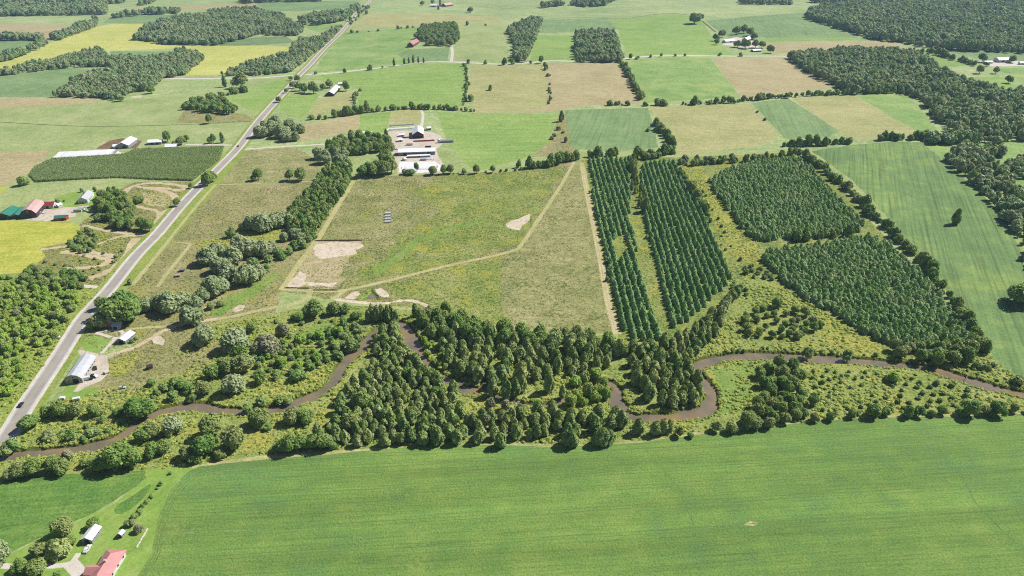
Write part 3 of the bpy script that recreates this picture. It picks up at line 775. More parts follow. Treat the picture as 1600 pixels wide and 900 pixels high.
def crown_cone(seed, prof, nq, leaf, low=.05, seg=10, rings=9, up=1.0, core=.80, lump=.14):
    """prof(t) is the radius at height t, 0..1"""
    rng = np.random.default_rng(seed)
    V, F = [], []
    lean = rng.normal(0, .03, 2)
    ph = rng.uniform(0, 6.28, 4)
    def rad(t, a):
        return prof(t) * (1 + lump * math.sin(3 * a + ph[0] + 5 * t) + lump * .7 * math.sin(5 * a + ph[1] - 7 * t))
    for j in range(rings):
        t = j / (rings - 1)
        for i in range(seg):
            a = 2 * math.pi * i / seg
            r = max(.004, rad(t, a) * core * rng.uniform(.88, 1.08))
            V.append((r * math.cos(a) + lean[0] * t, r * math.sin(a) + lean[1] * t, low + (1 - low) * t * .97))
    for j in range(rings - 1):
        for i in range(seg):
            F.append((j * seg + i, j * seg + (i + 1) % seg, (j + 1) * seg + (i + 1) % seg, (j + 1) * seg + i))
    F.append(tuple(reversed(range(seg)))); F.append(tuple((rings - 1) * seg + i for i in range(seg)))
    Cs, Ns = [], []
    pm = max(prof(t) for t in np.linspace(0, 1, 40))
    while len(Cs) < nq:
        t = rng.uniform(0, 1)
        if rng.uniform() > (prof(t) / pm + .12): continue
        a = rng.uniform(0, 2 * math.pi)
        r = rad(t, a) * rng.uniform(.84, 1.1)
        Cs.append((r * math.cos(a) + lean[0] * t, r * math.sin(a) + lean[1] * t, low + (1 - low) * t))
        Ns.append((math.cos(a), math.sin(a), up + rng.uniform(-.3, .5)))
    quads(np.array(Cs), np.array(Ns), leaf, rng, V, F, 1.3)
    V = np.array(V)
    w_ = max(np.ptp(V[:, 0]), np.ptp(V[:, 1]))
    V[:, :2] /= w_
    return V, F

def trunk_mesh(seed, top, limbs, r=.035):
    rng = random.Random(seed)
    m = MB()
    m.tube((0, 0, -.02), (rng.uniform(-.02, .02), rng.uniform(-.02, .02), top), r, r * .45, 7)
    for i in range(limbs):
        a = 2 * math.pi * i / max(1, limbs) + rng.uniform(-.4, .4)
        z = top * rng.uniform(.45, .8)
        m.tube((0, 0, z), (.22 * math.cos(a), .22 * math.sin(a), z + .22), r * .42, r * .15, 5)
    return m.V, m.F

cedar_p = lambda t: .5 * (1 - t) ** .42 * (1 - math.exp(-(t + .05) * 6)) * 1.05
spruce_p = lambda t: .5 * (1 - t) ** .58 * (1 - .12 * math.cos(t * 44)) + .01
pine_p = lambda t: .5 * (1 - t) ** .40 * (1 - .10 * math.cos(t * 34)) + .01
KINDS = {}

def add_kind(key, leafmat, maker, nvar, trunk_top, limbs, names, cat, trunk_r=.035):
    vs = []
    for i in range(nvar):
        V, F = maker(100 * len(KINDS) + i)
        tv, tf = trunk_mesh(i + 3, trunk_top, limbs, trunk_r)
        cme = mesh(names + '_crown', V, F, leafmat)
        tme = mesh(names + '_trunk', tv, tf, 'bark')
        n0 = len(V)
        whole = mesh(names, list(map(tuple, V)) + list(tv), list(F) + [tuple(n0 + q for q in f) for f in tf], [leafmat, 'bark'],
                     [0] * len(F) + [1] * len(tf))
        vs.append((cme, tme, whole))
    KINDS[key] = dict(v=vs, name=names, cat=cat)

add_kind('cedar', 'leaf_cedar', lambda s: crown_cone(s, cedar_p, 620, .062, low=.04, lump=.2), 9, .8, 4, 'cedar_tree', 'tree', .03)
add_kind('broad', 'leaf_broad', lambda s: crown_lobes(s, 20, 1300, .04), 9, .6, 5, 'broadleaf_tree', 'tree')
add_kind('bright', 'leaf_bright', lambda s: crown_lobes(s, 16, 900, .048, low=.05), 5, .5, 4, 'young_broadleaf_tree', 'tree')
add_kind('willow', 'leaf_willow', lambda s: crown_lobes(s, 30, 1600, .034, low=.08, rad=(.10, .22)), 5, .55, 5, 'willow_tree', 'tree', .045)
add_kind('bush', 'leaf_bush', lambda s: crown_lobes(s, 11, 420, .062, low=.0), 8, .35, 3, 'bush', 'bush', .03)
add_kind('hedge', 'leaf_broad', lambda s: crown_lobes(s, 12, 520, .058, low=.03), 8, .5, 3, 'hedgerow_tree', 'tree')
add_kind('greytree', 'leaf_grey', lambda s: crown_lobes(s, 18, 700, .05, low=.1), 3, .6, 5, 'grey_leaved_tree', 'tree')
add_kind('spruce', 'leaf_spruce', lambda s: crown_cone(s, spruce_p, 300, .07, low=.03, rings=8, seg=8, up=1.3), 5, .7, 0, 'plantation_spruce', 'tree', .03)
add_kind('pine', 'leaf_pine', lambda s: crown_cone(s, pine_p, 320, .066, low=.05, rings=8, seg=8, up=1.3, lump=.2), 6, .7, 0, 'plantation_pine', 'tree', .03)
add_kind('poplar', 'leaf_broad', lambda s: crown_cone(s, cedar_p, 500, .07, low=.04, lump=.2), 3, .8, 4, 'columnar_tree', 'tree', .03)

# ------------------------------------------------------------------ where the trees stand
TREES = {k: [] for k in KINDS}
RIVA = np.array([tuple(p) for p in RIV])

def dry(x, y, m=5.2):
    return np.min(np.hypot(RIVA[:, 0] - x, RIVA[:, 1] - y)) > m

def put(kind, x, y, w_, h_, label, group, prio=0):
    TREES[kind].append(dict(x=x, y=y, w=w_, h=h_, label=label, group=group, prio=prio))

def single(kind, lst, label, group):
    """(u, v of the foot, width in photo pixels [, height/width]) — each a tree of its own"""
    for t in lst:
        u, v, wp = t[:3]
        hr = t[3] if len(t) > 3 else {'cedar': 1.7, 'poplar': 2.4, 'willow': .85, 'bush': .75, 'bright': .9}.get(kind, .95)
        x, y = gp(u, v)
        w_ = wp * mpp(v)
        put(kind, x, y, w_, w_ * hr, label, group, 1)

def area(kind, pts, sp, wr, hr, label, group, jit=.36, skip=0.0, aspect=None, margin=4.4):
    """trees of mixed size, thrown at random so that crowns touch but do not coincide"""
    P = px(pts)
    A_ = np.array(P)
    x0, y0 = A_.min(0); x1, y1 = A_.max(0)
    n_ = int((x1 - x0) * (y1 - y0) / (sp * sp) * 7) + 30
    X = RNG.uniform(x0, x1, n_); Y = RNG.uniform(y0, y1, n_)
    ins = in_poly(P, X, Y)
    ph = RNG.uniform(0, 6.28, 3)
    got = np.zeros((0, 3))
    wm = (wr[0] + wr[1]) / 2
    for x, y in zip(X[ins], Y[ins]):
        lo = .5 + .5 * math.sin(x / 17 + ph[0] + 1.4 * math.sin(y / 13 + ph[1]))
        w_ = wr[0] + (wr[1] - wr[0]) * min(1, max(0, .62 * lo + .55 * RNG.beta(1.4, 1.8)))
        if len(got):
            d = np.hypot(got[:, 0] - x, got[:, 1] - y)
            if np.any(d < sp / wm * .42 * (got[:, 2] + w_)): continue
        if skip and RNG.uniform() < skip * (2.2 - 2.4 * lo): continue
        if y < 480 and not dry(x, y, margin): continue
        got = np.vstack([got, (x, y, w_)])
        t = (w_ - wr[0]) / max(.01, wr[1] - wr[0])
        h_ = w_ * aspect * RNG.uniform(.8, 1.2) if aspect else (hr[0] + (hr[1] - hr[0]) * t) * RNG.uniform(.82, 1.18)
        put(kind, x, y, w_, h_, label, group)

def row(kind, pts, sp, jit, wr, asp, label, group, skip=0.0):
    C = px(pts)
    for a, b in zip(C[:-1], C[1:]):
        a, b = np.array(a), np.array(b)
        L = np.hypot(*(b - a))
        sp_ = sp * .66 if kind == 'hedge' else sp
        for i in range(max(1, int(L / sp_))):
            if skip and RNG.uniform() < skip: continue
            p = a + (b - a) * (i + RNG.uniform(.05, .95)) * sp_ / max(L, sp_) + RNG.normal(0, jit, 2)
            if p[1] < 480 and not dry(*p, 4.4): continue
            w_ = RNG.uniform(*wr) * RNG.choice([.55, .75, .95, 1.1])
            put(kind, p[0], p[1], w_, w_ * asp * RNG.uniform(.75, 1.3), label, group)

# valley cedars
area('cedar', [(600, 510), (622, 516), (632, 550), (655, 566), (668, 584), (700, 606), (722, 634), (738, 660), (735, 692), (660, 694), (560, 698), (500, 700), (480, 692), (528, 650), (530, 628), (556, 602), (578, 580), (586, 558), (588, 540), (598, 520)], 5.7, (4.8, 8.6), (6, 10),
     'dark green cedar in the dense stand inside the river bend', 'cedars inside the river bend')
area('cedar', [(738, 655), (790, 650), (860, 652), (930, 650), (968, 652), (976, 664), (955, 676), (900, 680), (830, 684), (760, 690), (736, 692)], 5.7, (4.8, 8.6), (6.5, 10.5),
     'tall cedar in the belt behind the soybean field', 'cedars behind the soybean field')
area('cedar', [(985, 572), (1030, 562), (1078, 580), (1096, 604), (1094, 630), (1066, 642), (1024, 632), (994, 612)], 5.6, (4.8, 8.6), (6.5, 10.5),
     'cedar in the clump on the wooded river point', 'cedars on the river point', skip=.12)
area('cedar', [(985, 552), (1045, 538), (1090, 514), (1128, 480), (1150, 460), (1148, 474), (1128, 505), (1120, 528), (1100, 538), (1085, 558), (1050, 576), (1010, 566)], 5.8, (5, 8.6), (6, 10),
     'cedar lining the lower edge of the spruce rows', 'cedars below the spruce rows', skip=.08)
area('cedar', [(690, 522), (740, 530), (800, 540), (870, 548), (950, 552), (975, 560), (945, 578), (900, 588), (860, 590), (830, 598), (790, 604), (764, 606), (745, 594), (720, 586), (704, 574), (690, 552)], 7.2, (5.6, 9.4), (7.5, 12),
     'cedar among broadleaf trees below the meadow', 'cedars below the meadow', skip=.1)
area('broad', [(600, 530), (640, 560), (700, 612), (725, 650), (720, 690), (560, 694), (500, 694), (540, 640), (580, 590)], 17, (6, 10), (7, 11), 'light crowned broadleaf tree among the bend cedars', 'broadleaf trees among the cedars', skip=.2)
area('bright', [(610, 530), (660, 580), (715, 640), (725, 690), (600, 694), (520, 690), (560, 620)], 22, (4, 7), (5, 8), 'pale green tree among the bend cedars', 'pale trees among the cedars', skip=.2)
area('greytree', [(735, 640), (800, 632), (800, 655), (750, 668), (735, 660)], 9, (4, 7), (6, 9), 'greyish tree beside the river gravel', 'greyish trees by the gravel', skip=.2)
single('cedar', [(582, 500, 15, 1.9), (590, 502, 14, 2), (598, 500, 14, 2), (606, 502, 14, 2), (613, 500, 14, 1.9), (576, 503, 12, 1.8), (619, 506, 12, 2)], 'upright dark cedar in the tight clump above the river mouth bend', 'clump of cedars by the pond')
single('cedar', [(649, 495, 12, 2)], 'lone narrow cedar standing beside the sandy track', None)
single('cedar', [(783, 697, 22, 1.25)], 'pointed cedar standing alone at the soybean field edge', None)
single('cedar', [(893, 696, 26, 1.2), (885, 694, 20, 1.3), (942, 694, 28, 1.1), (952, 692, 22, 1.2), (932, 694, 20, 1.2)], 'broad cedar throwing its shadow on the soybean edge', 'broad cedars on the field edge')
single('cedar', [(857, 612, 20, 1.8), (878, 622, 12, 2), (770, 618, 20, 1.6), (792, 622, 22, 1.6), (805, 618, 20, 1.7), (816, 612, 18)], 'cedar on the bare river gravel in mid valley', 'cedars by the river gravel')
single('cedar', [(997, 676, 22, 1.3), (1024, 678, 20, 1.3), (1036, 676, 20, 1.3), (1046, 674, 14)], 'rounded cedar just below the river loop', 'cedars below the river loop')
# broadleaf trees of the valley
area('broad', [(652, 497), (690, 492), (730, 508), (775, 524), (830, 527), (890, 527), (945, 532), (970, 542), (972, 556), (930, 556), (870, 552), (800, 546), (740, 536), (700, 528), (672, 535)], 8.2, (8, 12), (10, 14),
     'dark broadleaf tree in the belt under the meadow', 'broadleaf trees under the meadow')
area('bright', [(885, 600), (945, 586), (952, 606), (946, 625), (900, 640), (884, 630)], 6, (5, 8), (5, 8), 'light green tree beside the hidden river bend', 'light trees by the hidden bend')
area('bright', [(655, 530), (690, 545), (712, 572), (700, 582), (668, 560)], 5.5, (4, 6), (3.5, 6), 'pale green bush on the inner river bank', 'bushes on the inner bank')
area('bush', [(400, 549), (450, 527), (500, 522), (540, 509), (570, 517), (560, 535), (528, 560), (478, 590), (425, 592), (398, 586)], 5.4, (3.6, 7.2), (3, 5.5),
     'green thicket bush on the flat west of the river', 'thicket on the river flat', skip=.35)
area('bright', [(420, 552), (480, 528), (540, 514), (548, 535), (510, 560), (460, 580), (415, 582)], 13, (6, 9), (5, 7), 'taller light tree in the thicket on the flat', 'taller trees in the thicket', skip=.2)
single('bush', [(465, 594, 24, .8), (532, 560, 17), (550, 546, 22, 1), (540, 534, 18, 1), (557, 546, 14, 1.1), (450, 630, 15), (410, 632, 20), (388, 644, 20), (438, 628, 18)], 'dark rounded bush near the open river bend', 'bushes near the open bend')
single('broad', [(493, 493, 36, .8), (522, 491, 24), (540, 489, 18), (467, 501, 18, .8), (557, 499, 20, .8)], 'dark tree in the row under the sandy rectangle', 'trees under the sandy rectangle')
single('greytree', [(443, 524, 22, 1), (422, 550, 38, .8), (405, 553, 28, .8), (412, 540, 24, .8)], 'silvery grey tree at the edge of the river flat', 'silvery trees on the flat')
area('bush', [(440, 497), (500, 500), (570, 487), (560, 502), (520, 505), (470, 510), (430, 506)], 9, (3, 6), (2, 4), 'low bush on the grassy bank below the track', 'bushes below the track', skip=.3)
single('willow', [(320, 536, 40), (368, 546, 44), (302, 505, 38), (367, 612, 38, .9), (272, 676, 34, .9)], 'pale willow with a rounded crown on the river flat', 'pale willows on the flat')
single('broad', [(375, 562, 28), (333, 590, 26), (355, 582, 30), (382, 580, 34), (320, 615, 26), (394, 518, 18), (408, 598, 24)], 'dark tree among the pale willows', 'dark trees among the willows')
single('bush', [(272, 606, 24), (257, 610, 20), (238, 602, 16), (285, 606, 22), (272, 624, 20, .8), (295, 612, 20), (300, 625, 16), (246, 616, 14)], 'low bush on the slope east of the grey barn', 'bushes east of the barn')
row('broad', [(45, 672), (62, 658), (82, 652), (110, 648), (140, 646), (175, 648), (215, 648), (245, 644)], 6.0, 1.3, (7, 11), .85, 'broadleaf tree lining the river below the grey barn', 'trees below the grey barn')
single('broad', [(217, 650, 44, .75), (230, 648, 32, .9), (97, 650, 30), (120, 650, 26)], 'large dark tree on the bank below the barn', 'large trees below the barn')
area('bush', [(30, 705), (90, 680), (165, 655), (225, 648), (180, 682), (110, 696), (50, 702)], 8, (2.5, 5), (2, 3.5), 'low bush on the strip above the brown river', 'bushes above the brown river', skip=.45)
single('bush', [(20, 704, 26, .9), (78, 686, 26, .6), (112, 684, 26, .6), (148, 678, 24, .6), (10, 712, 20)], 'dense dark bush beside the brown river', 'dark bushes beside the river')
row('broad', [(10, 742), (45, 738), (85, 734), (120, 732), (155, 730), (190, 728)], 5.5, 1.6, (5, 8.5), .9, 'small tree in the strip above the crop field', 'small trees above the left crop')
single('broad', [(190, 728, 46, .95), (170, 730, 34, .9), (212, 726, 36, .9), (100, 738, 30, .8), (55, 740, 34, .8), (35, 742, 30, .8)], 'large spreading tree above the left crop field', 'large trees above the left crop')
single('greytree', [(108, 718, 20, 1)], 'pale grey tree leaning over the brown river', None)
single('broad', [(332, 680, 36, 1.1), (322, 712, 40, 1), (368, 700, 42, .95), (402, 664, 30), (240, 712, 26, 1), (258, 706, 24, 1), (225, 690, 26), (238, 684, 28), (295, 716, 30, .8), (305, 722, 24, .7), (345, 716, 20, .8)], 'tree in the grove where river and crop path meet', 'grove by the crop path')
single('broad', [(408, 664, 32), (458, 660, 28), (475, 658, 24), (485, 654, 18), (455, 704, 34, .9), (470, 700, 28), (490, 700, 26), (508, 700, 30), (440, 704, 22), (480, 664, 18)], 'rounded tree on the south bank of the river', 'trees on the south bank')
single('bush', [(405, 668, 18), (418, 672, 14), (395, 664, 14), (430, 704, 14), (425, 706, 12), (520, 700, 18)], 'small bush on the south bank', 'small bushes on the south bank')
# right part of the valley
area('broad', [(1152, 500), (1200, 476), (1240, 484), (1282, 508), (1286, 522), (1250, 530), (1200, 532), (1165, 524)], 7.2, (4, 8.5), (3.5, 8),
     'grey green tree in the copse right of the cedars', 'copse right of the cedars', skip=.3)
area('broad', [(1178, 590), (1200, 572), (1240, 576), (1252, 604), (1274, 632), (1250, 656), (1204, 668), (1150, 668), (1182, 644)], 6.8, (6, 9.5), (6.5, 10), 'dark tree in the copse south of the river loop', 'copse south of the loop', skip=.06)
row('broad', [(1060, 684), (1100, 678), (1150, 672), (1200, 664)], 5.2, 1.0, (5.5, 8.5), 1.0, 'tree in the dense row edging the soybean field', 'row edging the soybean field')
row('broad', [(1465, 648), (1520, 647), (1600, 645), (1680, 642)], 6.0, 1.2, (8, 12), .85, 'large dark tree on the field edge at the far right', 'large trees at the right field edge')
row('bush', [(1275, 655), (1360, 650), (1470, 648)], 7.0, 1.2, (3.5, 6), .9, 'bush on the soybean field edge', 'bushes on the soybean edge', skip=.25)
single('broad', [(1362, 650, 24, 1), (1435, 650, 18, 1.1), (1330, 652, 16, 1), (1272, 658, 16, 1)], 'round tree standing out on the soybean edge', 'round trees on the soybean edge')
area('bush', [(1262, 578), (1350, 582), (1450, 592), (1555, 624), (1490, 638), (1400, 646), (1275, 648), (1258, 610)], 5.6, (1.6, 4.2), (1.2, 3), 'small grey green shrub on the weedy flat', 'shrubs on the weedy flat', skip=.35)
single('bright', [(1395, 596, 20, .9), (1386, 594, 12)], 'light green rounded bush on the weedy flat', 'light bushes on the flat')
area('broad', [(1388, 548), (1420, 548), (1500, 538), (1538, 546), (1530, 562), (1482, 572), (1425, 568), (1402, 560)], 7.4, (7, 11), (7, 11), 'large round tree below the pine block', 'trees below the pine block')
single('poplar', [(1540, 552, 12, 1.8)], 'slim tree at the corner of the pine block', None)
single('bush', [(1260, 558, 20, .9), (1322, 561, 18, 1), (1525, 575, 16), (1540, 578, 16), (1552, 572, 10), (1590, 600, 22)], 'dark bush on the north bank of the right river reach', 'bushes on the right reach')
row('bush', [(1120, 551), (1180, 546), (1260, 549), (1340, 554), (1400, 560)], 4.2, .6, (1.8, 3.6), .8, 'low shrub along the top of the river bank', 'shrubs along the bank', skip=.2)
row('bush', [(1470, 566), (1530, 588), (1600, 606)], 4.2, .6, (1.8, 3.4), .8, 'low shrub along the top of the lower right bank', 'shrubs along the right bank', skip=.2)
area('bush', [(1145, 440), (1170, 415), (1200, 425), (1225, 455), (1190, 465), (1150, 490), (1140, 470)], 5.5, (3, 6), (2.5, 4.5), 'shrub in the gap between spruce rows and pines', 'shrubs between the plantations', skip=.55)
area('bush', [(1075, 300), (1100, 300), (1150, 395), (1180, 410), (1150, 415), (1120, 375)], 11, (2, 4.5), (1.5, 3.5), 'small shrub in the grassy gap of the plantation', 'shrubs in the plantation gap', skip=.3)
single('broad', [(1590, 474, 46, .75), (1604, 470, 30)], 'dark spreading tree at the edge of the slanting crop', 'trees beside the slanting crop')
single('poplar', [(1492, 350, 15, 1.7)], 'single tree standing in the slanting crop field', None)
# hedgerow willows and trees beside the long road
single('willow', [(410, 360, 40, .75), (430, 356, 30, .85), (394, 357, 28, .85), (440, 350, 26, .9)], 'grey green willow in the upper clump of the hedgerow', 'upper willow clump')
single('willow', [(325, 412, 38, .8), (345, 425, 34, .85), (340, 402, 30, .9), (365, 412, 38, .85), (388, 400, 36, .85), (412, 400, 34, .85), (425, 394, 26), (375, 388, 28), (360, 436, 36, .85), (388, 442, 40, .85), (405, 434, 30), (335, 460, 40, .85), (318, 470, 28), (348, 455, 28)], 'large silvery willow in the hedgerow belt', 'willows in the hedgerow belt')
single('willow', [(270, 486, 44, .8), (252, 482, 30, .9), (288, 478, 28, .9), (308, 482, 26, .9), (232, 484, 26, .9), (300, 502, 20)], 'willow in the belt beside the brick house', 'willows beside the brick house')
single('bush', [(360, 371, 16, 1.1), (381, 360, 14, 1), (416, 424, 18), (420, 408, 16), (440, 405, 16), (395, 415, 20), (330, 482, 16), (345, 478, 14), (428, 390, 16)], 'green bush at the foot of the willows', 'bushes at the foot of the willows')
area('hedge', [(498, 285), (512, 268), (545, 262), (552, 272), (540, 296), (520, 326), (504, 350), (490, 368), (474, 372), (452, 366), (446, 348), (462, 324), (484, 306)], 6.5, (7, 10.5), (8, 12.5), 'tree in the dense hedgerow beside the mown track', 'dense hedgerow beside the track')
single('willow', [(462, 372, 22), (470, 378, 18, 1), (445, 376, 18), (452, 352, 24)], 'pale willow at the foot of the dense hedgerow', 'willows under the hedgerow')
single('bush', [(482, 376, 16), (474, 388, 16, 1.2), (460, 390, 16, 1.1), (490, 372, 14), (450, 398, 16), (436, 400, 18)], 'dark bush at the corner of the hedgerow', 'bushes at the hedgerow corner')
single('willow', [(508, 255, 26, .9), (532, 262, 28, .9), (525, 246, 22, .9), (500, 248, 22, .9), (538, 246, 20), (540, 268, 18)], 'dull willow above the dense hedgerow', 'willows above the hedgerow')
single('broad', [(453, 282, 16, 1.2), (471, 282, 20, 1.05), (404, 281, 16, 1.2), (396, 283, 10)], 'dark tree on the fence line of the dry field', 'trees on the fence line')
single('broad', [(568, 276, 22, .9), (583, 275, 24, .9), (600, 274, 26, .95), (612, 270, 22, 1), (575, 272, 22), (592, 270, 22), (607, 262, 24), (603, 252, 22), (608, 242, 20), (600, 255, 18)], 'dark tree of the block beside the silage clamp', 'trees beside the silage clamp')
area('broad', [(512, 243), (520, 226), (560, 222), (606, 222), (608, 236), (590, 240), (556, 242), (530, 244)], 9, (9, 13), (10, 15), 'tall tree sheltering the dairy farmhouse', 'trees round the dairy farmhouse')
single('poplar', [(604, 219, 9, 2)], 'slim tree beside the dairy farm lane', None)
single('broad', [(676, 273, 16, .9), (693, 272, 13, 1.2), (704, 271, 13, 1.2), (725, 272, 10), (744, 271, 12, 1.3), (770, 270, 10, 1.3), (632, 272, 12, .7), (642, 273, 16, .6), (651, 268, 8, 2)], 'tree on the fence line above the rough meadow', 'trees above the meadow')
row('bush', [(690, 272), (740, 270), (790, 268), (825, 266)], 8, 1.5, (3, 5), .8, 'bush on the fence line above the meadow', 'bushes above the meadow', skip=.3)
single('willow', [(408, 214, 26, .8), (425, 210, 28, .85), (440, 215, 28, .8), (455, 205, 26, .8), (468, 208, 20, .8), (430, 198, 24, .8), (450, 220, 22, .8), (462, 220, 16, 1), (415, 204, 22, .8)], 'dull grey green willow in the roadside grove', 'roadside willow grove')
# big trees by the brick house and roadside
single('broad', [(185, 504, 46, .9), (208, 502, 44, .9), (195, 492, 48, .9), (176, 496, 36, 1)], 'huge dark tree behind the brick house', 'huge trees behind the brick house')
single('broad', [(157, 512, 30, .9), (161, 482, 22), (146, 514, 18, .9)], 'dark tree between road and brick house', 'trees between road and brick house')
single('bush', [(196, 533, 10), (206, 535, 9), (212, 531, 8), (203, 444, 9, 1.2)], 'small bush beside the white roofed shed', 'bushes beside the shed')
single('broad', [(325, 290, 20, 1.15), (332, 284, 18, 1), (299, 294, 8, 1.2), (278, 322, 12, 1.2)], 'dark tree overhanging the long road', 'trees overhanging the road')
area('bright', [(-120, 455), (20, 432), (75, 436), (128, 456), (112, 490), (92, 522), (62, 560), (30, 600), (-20, 650), (-120, 660)], 5.4, (2.6, 8), (2.2, 7), 'bright green shrub tree on the slope beside the road', 'shrub trees on the road slope', skip=.42, aspect=.85)
area('greytree', [(0, 470), (70, 450), (95, 500), (40, 570), (-20, 560)], 24, (4, 6), (4, 6), 'greyish shrub tree on the road slope', 'greyish shrub trees on the slope', skip=.4)
area('broad', [(20, 446), (50, 425), (100, 430), (132, 452), (90, 452)], 7, (6, 9), (5, 8), 'darker tree below the yellow field', 'trees below the yellow field', skip=.15)
area('broad', [(152, 312), (170, 306), (200, 318), (212, 345), (205, 360), (180, 358), (168, 340), (155, 325)], 7.4, (8, 12), (9, 13), 'dark tree in the grove behind the white farmhouse', 'grove behind the white farmhouse')
single('broad', [(222, 358, 18, 1.2), (234, 362, 18, 1.2), (228, 360, 16, 1.2), (215, 318, 14), (222, 316, 12), (156, 345, 16, .8), (166, 345, 14)], 'tree beside the riding track', 'trees beside the riding track')
area('bush', [(110, 380), (135, 360), (150, 368), (150, 385), (140, 396), (112, 395)], 5.2, (4, 6.5), (3, 5), 'bush in the clump on the riding ground', 'bush clump on the riding ground', skip=.1)
area('bush', [(70, 410), (120, 400), (180, 395), (200, 385), (170, 425), (130, 445), (110, 430), (85, 425)], 9, (2, 4.5), (1.5, 3.2), 'small bush between the riding tracks', 'bushes between the riding tracks', skip=.35)
single('bush', [(128, 300, 6, 1.2), (149, 299, 7, 1.2), (179, 300, 8, 1.3), (91, 318, 9, 1), (100, 315, 4), (141, 325, 5), (38, 289, 20, .8), (118, 432, 20, .8), (132, 438, 16, .8)], 'round bush near the red and green barns', 'bushes near the left farm')
# front left farm
single('broad', [(101, 836, 34, .95)], 'round dark tree beside the silver roofed shed', None)
single('cedar', [(92, 870, 34, 1.1), (104, 862, 22, 1.2)], 'dark evergreen beside the farmhouse drive', 'evergreens beside the drive')
single('broad', [(64, 866, 26, .9), (78, 864, 20, 1), (112, 850, 20, .8), (60, 896, 34, .85), (36, 892, 30, .85), (148, 824, 22, .8)], 'tree in the grove west of the farmhouse', 'grove west of the farmhouse')
single('willow', [(2, 880, 40, 1.3), (-8, 870, 40, 1.2)], 'tall silvery tree at the left picture edge', 'silvery trees at the left edge')
single('bush', [(90, 900, 12, .9), (266, 741, 7), (252, 757, 9), (246, 764, 5), (237, 777, 9), (229, 786, 9), (223, 792, 9), (219, 802, 12), (212, 808, 12), (232, 783, 7), (200, 822, 12, 1)], 'small bush in the planted line across the lawn', 'bushes in the lawn line')
single('greytree', [(218, 830, 16, .9), (208, 820, 12, 1)], 'brownish bush at the end of the lawn line', 'brownish lawn bushes')
# hedges of the middle distance
row('hedge', [(825, 264), (850, 261), (880, 254), (905, 248)], 5, 1.5, (8, 11), 1.1, 'dark tree in the hedge at the top of the meadow', 'hedge at the top of the meadow')
row('hedge', [(916, 246), (945, 244), (968, 243)], 5.5, 1.2, (7, 10), 1.1, 'dark tree behind the first spruce rows', 'trees behind the spruce rows')
row('hedge', [(985, 247), (1005, 250), (1022, 246), (1040, 240), (1056, 238)], 7, 3, (9, 12), 1.1, 'dark tree in the clump behind the plantation', 'clump behind the plantation')
row('greytree', [(1066, 256), (1100, 253), (1130, 251), (1160, 250)], 7, 3, (7, 10), 1, 'greyish tree behind the plantation gap', 'greyish trees behind the gap')
row('hedge', [(1066, 259), (1110, 257), (1160, 253), (1210, 248), (1250, 240)], 7, 2, (6, 9), 1, 'dark tree edging the back of the pine block', 'trees at the back of the pines')
row('cedar', [(988, 256), (994, 285), (1000, 310), (1006, 335)], 4.0, 2.4, (5, 7), 1.8, 'dark conifer in the belt between two spruce blocks', 'conifers between the spruce blocks')
row('hedge', [(1062, 272), (1080, 295), (1100, 325), (1108, 348)], 7, 1.6, (7, 11), .95, 'dark tree along the right edge of the spruce rows', 'trees right of the spruce rows')
row('hedge', [(1250, 240), (1290, 270), (1330, 302), (1358, 335), (1378, 352), (1405, 378), (1435, 404), (1462, 440), (1482, 472), (1512, 512), (1532, 546)], 6.5, 1.4, (7.5, 11), .95, 'tree in the hedge between pines and slanting crop', 'hedge between pines and crop', skip=.08)
row('hedge', [(1240, 376), (1275, 373), (1330, 368)], 6, 1.5, (6.5, 9), 1.2, 'dark tree dividing the two pine blocks', 'trees dividing the pine blocks')
row('bush', [(922, 300), (932, 350), (940, 380), (948, 420), (958, 470), (968, 510)], 9, .8, (2, 4), 1, 'bush on the lane side of the spruce rows', 'bushes beside the lane', skip=.3)
row('hedge', [(1222, 228), (1260, 228), (1300, 226), (1337, 223)], 6, 1.6, (7, 10), 1.1, 'tree in the hedge behind the slanting crop', 'hedge behind the slanting crop')
row('hedge', [(1370, 219), (1410, 219), (1445, 217)], 6.5, 2, (8, 11), 1, 'tree in the short hedge before the big wood', 'short hedge before the wood')
row('hedge', [(520, 183), (550, 180), (575, 176), (600, 173)], 6.5, 1.5, (8, 12), 1.2, 'dark tree in the hedge above the dairy farm', 'hedge above the dairy farm')
row('hedge', [(600, 173), (640, 170), (690, 171), (720, 173), (745, 175)], 6.5, 1.5, (6, 9), 1, 'tree along the farm lane hedge', 'farm lane hedge')
row('hedge', [(487, 187), (510, 186)], 7, 2, (7, 10), .9, 'low tree at the end of the dairy hedge', 'end of the dairy hedge')
row('bush', [(727, 102), (729, 130), (725, 160)], 8, 1.5, (4, 8), 1, 'bush on the field boundary east of the bright field', 'bushes on the field boundary', skip=.2)
row('hedge', [(970, 99), (985, 125), (1003, 158)], 9, 1.6, (8, 12), .9, 'tree in the slanting hedge above the lane', 'slanting hedge above the lane')
row('hedge', [(1005, 166), (1020, 165), (1045, 165)], 8, 2, (8, 13), .9, 'dark tree at the lane corner', 'trees at the lane corner')
row('hedge', [(945, 165), (965, 164), (985, 165)], 7, 1.5, (7, 11), .8, 'tree in the short clump on the lane', 'short clump on the lane')
row('hedge', [(1065, 164), (1100, 162), (1150, 160), (1200, 154), (1260, 150), (1330, 147), (1385, 146)], 7.5, 2, (7, 11), 1, 'tree in the long hedge below the tan field', 'long hedge below the tan field', skip=.1)
row('hedge', [(1022, 192), (1038, 212), (1052, 236)], 8, 2, (8, 12), 1.1, 'tree in the spur hedge behind the plantation', 'spur hedge')
row('bush', [(852, 102), (858, 130), (860, 166)], 18, 1.5, (5, 9), 1, 'scattered bush dividing the tan hay field', 'bushes dividing the hay field', skip=.3)
